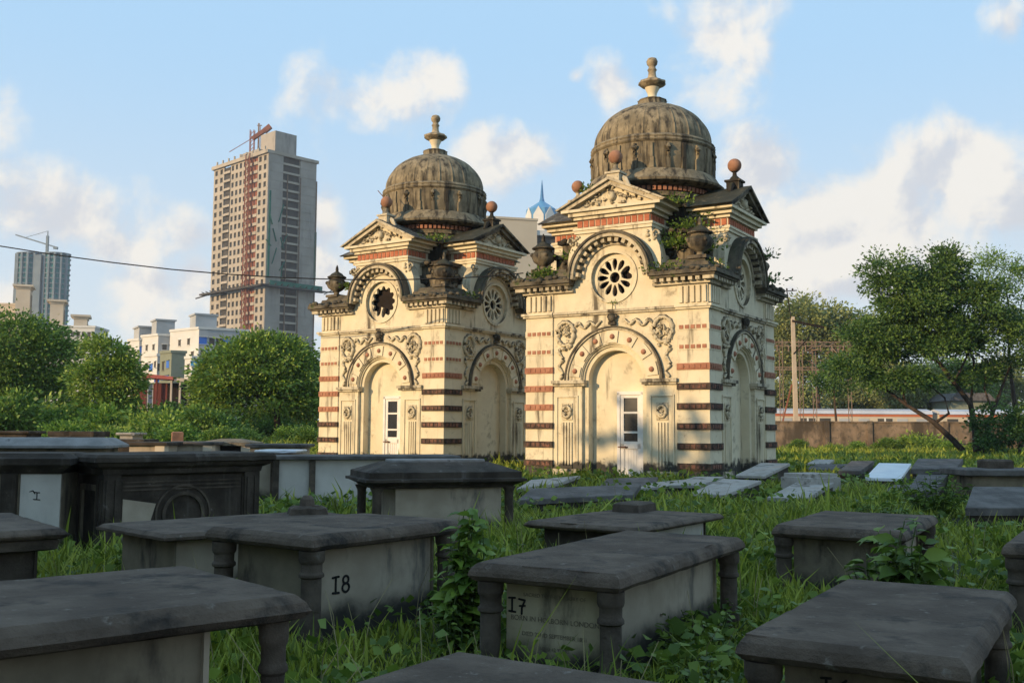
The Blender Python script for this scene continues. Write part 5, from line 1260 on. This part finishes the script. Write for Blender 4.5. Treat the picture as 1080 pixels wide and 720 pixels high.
def teal_tower():
    D = 620.0; L0 = at_d(19, 268, D); R0 = at_d(74, 272, D); H = L0[2]; wd = R0[0] - L0[0]
    rt = empty('netted_tower', ((L0[0] + R0[0]) / 2, D, 0), 0, 'hazy blue-green tower wrapped in nets far off at the left', 'tower')
    FLn = 34; fh_ = H / FLn
    for sg in (-1, 1):
        cx = sg * wd * .255; r = wd * .245
        b = MB(); b.lathe([(r * .93, 0), (r * .93, H * .99)], 20, (cx, 0, 0)); b.build('netted_wing', M['teal'], rt, smooth=40)
        s = MB()
        for i in range(FLn + 1): s.lathe([(r, i * fh_ - .3), (r, i * fh_ + .35)], 20, (cx, 0, 0))
        s.build('floor_slabs', M['teal_slab'], rt)
        c = MB()
        for a in np.linspace(-2.7, -.4, 6): c.box(cx + r * math.cos(a) - .6, cx + r * math.cos(a) + .6, r * math.sin(a) - .6, r * math.sin(a) + .6, 0, H)
        c.build('column', M['teal_slab'], rt)
    k = MB(); k.box(-wd * .06, wd * .06, -8, 6, 0, H * .985); k.build('core', M['teal_slab'], rt)
    cp = at_d(48, 266, D); rc = empty('tower_crane', (cp[0], D + 2, H - 2), 0, 'thin tower crane on top of the hazy blue-green tower', 'crane')
    m_ = MB(); m_.box(-.7, .7, -.7, .7, 0, 14); m_.build('mast', M['teal_slab'], rc)
    j = MB(); j.bar((-20, 0, 14.5), (6.5, 0, 6.5), .8); j.bar((0, 0, 14), (0, 0, 17), .5); j.bar((-14, 0, 12.8), (0, 0, 17), .25); j.bar((4, 0, 6.5), (6.5, 0, 6.2), 1.6); j.build('jib', M['teal_slab'], rc)
teal_tower()

def far_block(name, label, x0, x1, ytop, D, depth, yaw, wall, side=None, roof=None, boxes=(), wins=(), win='void', group=None):
    """front face spans x0..x1 in the photo at its top edge; yaw turns it; returns root (local x along front, y back)"""
    P0 = at_d(x0, ytop, D); z = P0[2]; d = np.array([math.cos(yaw), math.sin(yaw)])
    r = ray(x1, ytop); k = r[0] / r[1]; L_ = (k * P0[1] - P0[0]) / (d[0] - k * d[1])
    rt = empty(name, (P0[0], P0[1], 0), yaw, label, 'building', group)
    b = MB(); b.box(0, L_, 0, depth, 0, z); b.build('wall', M[wall], rt)
    if side:
        s = MB(); s.box(-.05, 0, .02, depth - .02, 0, z - .02); s.build('side_wall', M[side], rt)
    p = MB(); p.box(-.25, L_ + .25, -.25, depth + .25, z, z + .6); p.build('parapet', M[roof or wall], rt)
    for (a, q, y0, y1, h, m_) in boxes:
        c = MB(); c.box(a * L_, q * L_, y0, y1, z + .6, z + .6 + h); c.box(a * L_ - .4, q * L_ + .4, y0 - .4, y1 + .4, z + .6 + h, z + 1.1 + h); c.build('roof_room', M[m_], rt)
    for (cx, dz, w, h, m_) in wins:
        f = MB(); x = cx * L_
        f.box(x - w / 2 - .15, x + w / 2 + .15, -.12, 0, z - dz - h - .15, z - dz - h); f.box(x - w / 2 - .15, x + w / 2 + .15, -.2, 0, z - dz, z - dz + .15)
        f.box(x - w / 2 - .15, x - w / 2, -.12, 0, z - dz - h, z - dz); f.box(x + w / 2, x + w / 2 + .15, -.12, 0, z - dz - h, z - dz)
        wf = f.build('window', M[wall], rt); g = MB(); g.box(x - w / 2, x + w / 2, -.05, -.012, z - dz - h, z - dz); g.build('pane', M[m_], wf)
    return rt, L_, z
# cream apartment houses with overhanging tower heads, far left
for i, (x0, x1, yt, D, lab) in enumerate(((17, 32, 304, 300, 'cream tower-headed apartment house in front of the hazy tower'), (53, 67, 320, 296, 'middle cream tower-headed apartment house'), (78, 92, 336, 292, 'lowest cream tower-headed apartment house right of the others'))):
    rt, L_, z = far_block('apartment_house', lab, x0, x1, yt, D, 6.2, R(20), 'cream_wall', group='cream apartment houses on the left')
    c = MB(); c.box(-.9, L_ + .9, -.9, 7.1, z + .6, z + 1.2); c.build('roof_slab', M['cream_wall'], rt)
    for k in range(3):
        f = MB(); f.box(L_, L_ + .12, .9 + k * 1.75, 1.9 + k * 1.75, z - 9, z - 1.2); w_ = f.build('window', M['cream_wall'], rt)
        g = MB(); g.box(L_ + .13, L_ + .16, 1.1 + k * 1.75, 1.7 + k * 1.75, z - 8.6, z - 1.5); g.build('pane', M['void'], w_)
rt, L_, z = far_block('apartment_house', 'long pale balconied apartment house below the cream tower heads', 48, 100, 345, 290, 12, R(4), 'white_wall', group='cream apartment houses on the left',
    wins=[(.12 + .11 * i, 1.2 + 3.1 * j, 1.0, 1.5, 'void') for i in range(8) for j in range(4)])
far_block('apartment_house', 'cream apartment house with a plain wall behind the broad tree', -30, 19, 321, 305, 10, R(6), 'cream_wall', group='cream apartment houses on the left', wins=[(.2 + .2 * i, 2 + 3.2 * j, 1.2, 1.5, 'void') for i in range(4) for j in range(3)])
# white blocks behind the red-roofed shed; sunlit gable to the left, right front's shade put into its grey
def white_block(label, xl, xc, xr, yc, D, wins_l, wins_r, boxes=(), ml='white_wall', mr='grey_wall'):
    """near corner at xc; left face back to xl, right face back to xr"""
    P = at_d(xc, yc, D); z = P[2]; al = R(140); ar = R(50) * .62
    def span(px, a):
        r = ray(px, yc); k = r[0] / r[1]; d = (math.cos(a), math.sin(a)); return (k * P[1] - P[0]) / (d[0] - k * d[1])
    Ll = span(xl, al); Lr = span(xr, ar)
    rt = empty('white_block', (P[0], P[1], 0), 0, label, 'building', 'white blocks behind the red-roofed shed')
    ul = np.array([math.cos(al), math.sin(al)]) * Ll; ur = np.array([math.cos(ar), math.sin(ar)]) * Lr
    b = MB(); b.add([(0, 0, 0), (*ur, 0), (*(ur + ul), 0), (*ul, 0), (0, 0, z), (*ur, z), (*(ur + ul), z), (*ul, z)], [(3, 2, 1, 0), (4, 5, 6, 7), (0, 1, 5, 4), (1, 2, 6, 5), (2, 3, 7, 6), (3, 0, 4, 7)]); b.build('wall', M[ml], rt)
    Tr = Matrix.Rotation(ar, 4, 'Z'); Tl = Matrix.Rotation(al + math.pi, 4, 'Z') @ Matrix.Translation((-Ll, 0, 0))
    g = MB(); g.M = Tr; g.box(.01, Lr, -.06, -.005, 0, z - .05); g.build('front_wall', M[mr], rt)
    p = MB(); p.M = Tr; p.box(-.2, Lr + .2, -.25, .2, z + .01, z + .5); p.M = Tl; p.box(0, Ll, -.2, .2, z + .012, z + .505); p.build('parapet', M[ml], rt)
    for T, L_, ws, y in ((Tl, Ll, wins_l, 0), (Tr, Lr, wins_r, -.06)):
        for cx, dz, w, h, m_ in ws:
            x = cx * L_; f = MB(); f.M = T; f.box(x - w / 2 - .15, x + w / 2 + .15, y - .28, y - .005, z - dz, z - dz + .14); f.box(x - w / 2 - .12, x + w / 2 + .12, y - .16, y - .005, z - dz - h - .12, z - dz - h)
            wf = f.build('window', M[ml], rt); q = MB(); q.M = T; q.box(x - w / 2, x + w / 2, y - .05, y - .01, z - dz - h, z - dz); q.build('pane', M[m_], wf)
    for (a, q, b0, b1, h) in boxes:
        c = MB(); c.M = Tr; c.box(a * Lr, q * Lr, b0, b1, z - .1, z + h); c.box(a * Lr - .3, q * Lr + .3, b0 - .3, b1 + .3, z + h, z + h + .35); c.build('roof_room', M[mr], rt)
    return rt
D0 = 210
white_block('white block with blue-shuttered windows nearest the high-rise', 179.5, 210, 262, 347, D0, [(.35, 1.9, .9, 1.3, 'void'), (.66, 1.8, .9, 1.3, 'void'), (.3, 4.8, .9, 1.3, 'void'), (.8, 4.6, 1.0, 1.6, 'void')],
    [(.08, 1.6, 1.6, 1.5, 'blue_sheet'), (.26, 1.7, 1.1, 1.6, 'void'), (.40, 1.7, 1.1, 1.6, 'void'), (.56, 1.6, 1.6, 1.6, 'blue_sheet'), (.08, 4.3, .8, 1.6, 'void'), (.26, 4.5, 1.1, 1.6, 'void'), (.42, 4.5, 1.2, 1.6, 'void'), (.58, 4.5, 1.2, 1.6, 'void'), (.08, 7.3, .8, 1.6, 'void'), (.28, 7.3, 1.1, 1.6, 'void')], [(.02, .45, 4, 9, 3.4)])
white_block('white block with two rows of small windows left of the blue-shuttered block', 149, 167, 184, 354, D0 + 6, [(.35, 1.8, .8, 1.2, 'void'), (.75, 1.8, .8, 1.2, 'void'), (.4, 4.4, .8, 1.2, 'void'), (.8, 4.4, .8, 1.2, 'void')], [(.4, 1.8, .9, 1.2, 'void'), (.4, 4.4, .9, 1.2, 'void')], [(.05, 1.2, 3, 8, 3.6)])
white_block('farthest white block with blue-lined balconies at the left', 135, 147, 153, 359, D0 + 10, [(.3, 2.4, .8, 1.2, 'void')], [(.5, 1.2, .9, 2.0, 'blue_sheet'), (.5, 4.8, .9, 1.6, 'blue_sheet')], [(.4, 2.8, 3, 9, 3.2)])
white_block('lower white block with blue sheets across its windows', 152, 166, 180, 375.5, D0 - 14, [(.2, 1.2, .8, 1.2, 'void'), (.55, 1.4, 1.2, 1.4, 'blue_sheet'), (.85, 1.0, .6, 1.2, 'void')], [(.2, 1.4, .9, 1.5, 'void'), (.55, 1.3, 1.0, 1.6, 'blue_sheet'), (.85, 1.0, .9, 1.5, 'blue_sheet'), (.3, 4.0, 2.4, 1.0, 'blue_sheet')])
white_block('olive-green block in front of the white blocks', 169, 181, 196, 372, D0 - 20, [(.3, 1.6, .7, 1.6, 'void'), (.7, 1.4, .9, 1.4, 'blue_sheet'), (.5, 4.2, 2.4, .9, 'blue_sheet')], [], ml='olive_wall', mr='olive_wall')
white_block('low white block with pale blue boards half behind the round tree', 195, 203, 226, 378, D0 - 26, [(.5, 1.0, .7, 1.4, 'void')], [(.25, .5, 2.6, .8, 'sky_sheet'), (.75, .4, 2.0, .8, 'sky_sheet'), (.3, 2.4, 2.6, .8, 'sky_sheet')])
# red-roofed open shed
def shed():
    D = 105.0; a = at_d(143, 393, D); b = at_d(184, 393, D); c = at_d(202, 396, D); zr = a[2]; z0 = at_d(143, 428, D)[2]
    rt = empty('open_shed', (a[0], D, 0), 0, 'open shed with a red sheet roof and dark red panels left of the round tree', 'shed'); W1 = b[0] - a[0]; W2 = c[0] - a[0]
    r = MB(); r.prism([(-.5, zr - .45), (W1 + .3, zr - .75), (W1 + .3, zr - .45), (-.2, zr + .05)], -1.2, 3.6); r.build('red_roof', M['red_roof'], rt)
    r = MB(); r.prism([(W1 + .32, zr - .85), (W2 + .3, zr - 1.0), (W2 + .3, zr - .65), (W1 + .32, zr - .5)], -1.0, 3.4); r.build('pale_awning', M['shed_pale'], rt)
    for x in (.1, W1 * .36, W1 * .62, W1, W1 + .9, W2): p = MB(); p.box(x - .09, x + .09, -.9, -.72, 0, zr - .6); p.build('post', M['shed_red'] if x < W1 else M['shed_pale'], rt)
    for x0, x1, m_ in ((-.4, W1 * .26, 'shed_red'), (W1 * .26, W1 * .46, 'grey_wall'), (W1 * .46, W1 * .82, 'shed_red')): p = MB(); p.box(x0, x1 - .03, .2, .3, z0 - .6, zr - 1.1); p.build('panel', M[m_], rt)
    f = MB(); f.box(-.6, W2 + .5, -1.0, 3.4, 0, z0 - .5); f.build('platform', M['shed_red'], rt)
    k = MB(); k.box(-.4, W2, 3.2, 3.35, z0 - .5, zr - .9); k.build('back_wall', M['dark'], rt)
    ob = MB(); ob.box(.2, 1.6, -1.1, -.95, z0 - .3, z0 + .1); ob.build('orange_board', M['ball'], rt)
shed()
# tan office block and blue spire between the domes
def office():
    D = 230.0; P = at_d(566.5, 233, D); z = P[2]; rt = empty('office_block', (P[0], P[1], 0), R(14), 'plain tan office block with white-railed balconies seen between the domes', 'building')
    b = MB(); b.box(-14, 0, 0, 14, 0, z); b.build('wall', M['tan_wall'], rt)
    p = MB(); p.box(-14.2, .2, -.2, 14.2, z, z + .5); p.build('parapet', M['tan_wall'], rt)
    s = MB()
    s.box(.02, 6.5, 1.5, 13, 0, z - 3.2); s.build('balcony_wing', M['grey_wall'], rt)
    for i in range(7):
        q = MB(); zz = z - 3.0 - i * 3.2; q.box(.05, 7.2, .3, 1.5, zz - .2, zz + .9); q.build('balcony', M['white_wall'], rt); w = MB(); w.box(.2, 6.4, 1.40, 1.48, zz - 2.2, zz - .25); w.build('window', M['void'], rt)
office()
def spire():
    D = 420.0; c = at_d(571.5, 235, D); u = D / FPX; rt = empty('spire_tower', (c[0], D, 0), R(8), 'tower with a faceted blue glass crown and needle spire between the domes', 'tower')
    ze = at_d(571.5, 222, D)[2]; zs = at_d(571.5, 213, D)[2]; zt = at_d(571.5, 190, D)[2]; r = 17 * u
    b = MB(); b.lathe([(r * 1.02, 0), (r * 1.02, ze - 6)], 8); b.build('shaft', M['white_wall'], rt)
    g = MB(); g.lathe([(r * 1.02, ze - 6), (r * 1.0, ze), (3.2 * u, zs)], 8); g.build('glass_crown', M['blue_glass'], rt)
    for i in range(8):
        a = (i + .5) * math.pi / 4; m_ = MB(); m_.M = Matrix.Rotation(a + math.pi / 2, 4, 'Z'); w = r * .33; y = -r * .955
        m_.prism([(-w, ze - 7), (w, ze - 7), (w, ze - 3), (0, ze + .6), (-w, ze - 3)], y - .25, y + .1); m_.build('gable_panel', M['white_wall'], rt)
    n = MB(); n.lathe([(3.2 * u, zs), (2.0 * u, zs + 4 * u), (.9 * u, zt - 6 * u), (.2 * u, zt)], 8); n.build('needle_spire', M['spire_blue'], rt)
spire()

# ------------------------------------------------------------------ boundary wall, railway
def boundary():
    a = at_d(812, 445, 66.0); b = at_d(1150, 447, 64.0); d = b[:2] - a[:2]; L_ = float(np.hypot(*d)); rt = empty('boundary_wall', (a[0], a[1], float(gz(a[0], a[1]))), math.atan2(d[1], d[0]), 'long stained brown boundary wall before the railway', 'wall'); z = a[2] - .13
    w = MB(); w.box(0, L_, 0, .3, -.4, z); w.build('wall_panel', M['brick_wall'], rt)
    c = MB(); c.box(-.02, L_, -.06, .36, z + .002, z + .09); c.build('coping', M['brick_wall'], rt)
    for x in (3.6, 6.3, 11.0, 15.5): p = MB(); p.box(x - .16, x + .16, -.10, -.002, -.4, z + .12); p.build('pier', M['brick_wall'], rt)
boundary()
def train():
    D = 118.0; a = at_d(795, 430, D); zr = a[2]; 
    for i in range(3):
        x0 = a[0] + i * 21.6; rt = empty('railway_carriage', (x0, D, 0), 0, ['cream railway carriage with a red stripe behind the concrete pole', 'cream railway carriage with a red stripe behind the leaning tree', 'cream railway carriage mostly behind the right edge trees'][i], 'train', 'carriages of the train behind the wall')
        b = MB(); b.box(0, 20.8, 0, 3.2, .9, zr - .55); b.build('body', M['train_cream'], rt)
        r = MB(); r.M = Matrix.Translation((0, 1.6, 0)); 
        r.add([(0, -1.75, zr - .62), (20.8, -1.75, zr - .62), (20.8, -1.5, zr - .25), (0, -1.5, zr - .25), (20.8, 0, zr), (0, 0, zr), (20.8, 1.5, zr - .25), (0, 1.5, zr - .25), (20.8, 1.75, zr - .62), (0, 1.75, zr - .62)],
              [(0, 1, 2, 3), (3, 2, 4, 5), (5, 4, 6, 7), (7, 6, 8, 9), (0, 3, 5, 7, 9), (1, 8, 6, 4, 2), (0, 9, 8, 1)]); r.build('roof', M['train_roof'], rt)
        s = MB(); s.box(0, 20.8, -.04, -.004, zr - .92, zr - .68); s.build('stripe', M['train_red'], rt)
        for k in range(9):
            x = .9 + k * 2.25; door = k % 4 == 2
            f = MB(); f.box(x, x + (1.7 if door else 1.25), -.05, -.006, zr - 2.2, zr - 1.15); f.build('window', M['void'] if door or k % 3 == 0 else M['grey_wall'], rt)
            if door: q = MB(); q.box(x + .75, x + .95, -.08, -.055, zr - 2.3, zr - 1.1); q.build('door_post', M['white_wall'], rt)
        u = MB(); u.box(.4, 20.4, .4, 2.8, .45, .9)
        for x in (2.5, 4.8, 16, 18.3):
            u.M = Matrix.Translation((x, 0, .45)) @ Matrix.Rotation(math.pi / 2, 4, 'X'); u.lathe([(.45, -.35), (.45, -.2)], 14); u.lathe([(.45, -3.0), (.45, -2.85)], 14); u.M = Matrix.Identity(4)
        u.build('underframe', M['dark'], rt)
    t = MB(); t.box(-200, 220, D - 1.2, D + 4.4, -.2, .20); o = t.build('railway_track_bed', M['ledger_dark']); tag(o, 'ballast bed under the train', None, None, 'structure')
train()
def dark_roof():
    P = at_d(1003, 420, 128.0); rt = empty('low_shed', (P[0], 128, 0), 0, 'low dark-roofed shed behind the train and leaning tree', 'shed'); z = P[2]
    w = MB(); w.box(0, 5, 0, 6, 0, z - .3); w.build('wall', M['olive_wall'], rt); r = MB(); r.prism([(-.5, z - .3), (5.5, z - .3), (4.5, z + .7), (.5, z + .7)], -.6, 6.6); r.build('roof', M['ledger_dark'], rt)
dark_roof()
def pole():
    P = at_d(840, 446, 70.0); T = at_d(835.5, 334, 70.0); z0 = .1; rt = empty('utility_pole', (P[0], 70.0, z0), 0, 'tall concrete utility pole with a slanting stay beyond the boundary wall', 'pole'); h = T[2] - z0
    p = MB(); p.add([(-.16, -.14, -.5), (.16, -.14, -.5), (.16, .14, -.5), (-.16, .14, -.5), (-.24, -.10, h), (-.02, -.10, h), (-.02, .10, h), (-.24, .10, h)], [(3, 2, 1, 0), (4, 5, 6, 7), (0, 1, 5, 4), (1, 2, 6, 5), (2, 3, 7, 6), (3, 0, 4, 7)]); p.build('pole', M['pole_c'], rt)
    s = MB(); s.bar((-1.4, .1, 0), (-.25, .1, 4.4), .09); s.build('stay', M['rust_red'], rt)
    c = MB(); c.bar((-.2, -.12, h - .30), (2.0, -.12, h - .75), .10, .14); c.bar((-.15, -.12, h - 2.6), (1.0, -.12, h - 1.4), .07); c.build('cross_arm', M['dark'], rt)
    m_ = MB(); m_.bar((-.25, 0, h - .1), (-.5, 0, h + 1.8), .06); m_.bar((-1.2, 0, h + 1.75), (.2, 0, h + 1.85), .06)
    for x in (-.9, -.5, -.1): m_.lathe([(.05, h + 1.85), (.07, h + 1.9), (.04, h + 2.0)], 8, (x, 0, 0))
    m_.build('insulator_mast', M['dark'], rt)
pole()
def gantry():
    D = 96.0; u = D / FPX; o = at_d(815, 452, D); rt = empty('railway_gantry', (o[0], D, 0), 0, 'rusty lattice railway gantry with wires behind the utility pole', 'gantry')
    def X(px): return at_d(px, 400, D)[0] - o[0]
    def Z(py): return at_d(850, py, D)[2]
    def lattice(mb, x0, x1, za, zb, w=.10, n=10):
        mb.bar((x0, 0, za), (x1, 0, za), w); mb.bar((x0, 0, zb), (x1, 0, zb), w)
        for i in range(n):
            p = x0 + (x1 - x0) * i / n; q = x0 + (x1 - x0) * (i + 1) / n; mb.bar((p, 0, za), (q, 0, zb), w * .7); mb.bar((p, 0, zb), (q, 0, za), w * .7)
    b = MB(); lattice(b, X(812), X(905), Z(365), Z(360.5), .075, n=9); b.build('beam', M['steel'], rt)
    b = MB(); lattice(b, X(814), X(872), Z(390), Z(387), .065, n=5); b.build('beam', M['steel'], rt)
    for px in (824, 845, 859, 896):
        c = MB(); x = X(px)
        for q in (-.16, .16): c.bar((x + q, 0, 0), (x + q, 0, Z(358)), .06)
        for i in range(8): z = i * Z(358) / 8; s_ = 1 if i % 2 else -1; c.bar((x - .16 * s_, 0, z), (x + .16 * s_, 0, z + Z(358) / 8), .035)
        c.build('lattice_column', M['steel'], rt)
    for i in range(34):
        k = MB(); x = X(RNG.uniform(846, 900)); z = Z(RNG.uniform(364, 384)); k.bar((x, RNG.uniform(-1, 1), z), (x + RNG.uniform(-.6, .6), RNG.uniform(-1, 1), z + RNG.uniform(-.6, .6)), RNG.uniform(.04, .11)); k.build('switch_arm', M['steel'], rt)
    ins = MB()
    for px in (820, 832, 850, 866, 878, 890):
        ins = MB(); ins.lathe([(.04, 0), (.08, .1), (.04, .2), (.08, .3), (.04, .4), (.08, .5), (.03, .6)], 8, (X(px), -.1, Z(371))); ins.build('insulator', M['steel'], rt)
    w = MB()
    for py in (362, 372, 380, 388, 394): w.tube([(X(800) - 8, .2, Z(py) + .3), (X(860), .2, Z(py) - .1), (X(980), .2, Z(py + 4) + .2), (X(1130), .2, Z(py + 2))], .022, 4)
    w.build('overhead_wires', M['cable'], rt)
gantry()
# overhead cable crossing in front of the left mausoleum
def cable():
    pts = []
    for px, py in ((-40, 252.5), (0, 259.5), (60, 269), (120, 277), (180, 284), (240, 289.2), (300, 292.8), (360, 294.8), (420, 295), (480, 293.4), (520, 291)): pts.append(at_d(px, py, 26.6 if px < 480 else 27.0))
    o = at_d(552, 288, 27.2); pts.append(o); c = pts[0]
    rt = empty('overhead_cable', (c[0], c[1], c[2]), 0, 'black overhead cable sagging across the sky and the left mausoleum', 'cable'); m_ = MB(); m_.tube([tuple(p - c) for p in pts], .017, 6); m_.build('cable', M['cable'], rt, smooth=80)
cable()




# ------------------------------------------------------------------ evening air
def haze():
    mb = MB(); mb.box(-420, 420, -30, 700, -1.2, 150)
    m = bpy.data.materials.new('haze'); m.use_nodes = True; nt = m.node_tree; nt.nodes.clear()
    o = nt.nodes.new('ShaderNodeOutputMaterial'); v = nt.nodes.new('ShaderNodeVolumePrincipled')
    v.inputs['Color'].default_value = (.86, .92, 1.0, 1); v.inputs['Density'].default_value = .00025; v.inputs['Anisotropy'].default_value = .2
    nt.links.new(v.outputs[0], o.inputs['Volume'])
    tag(mb.build('haze', m), 'thin evening haze over the city', 'haze', None, 'stuff')
haze()
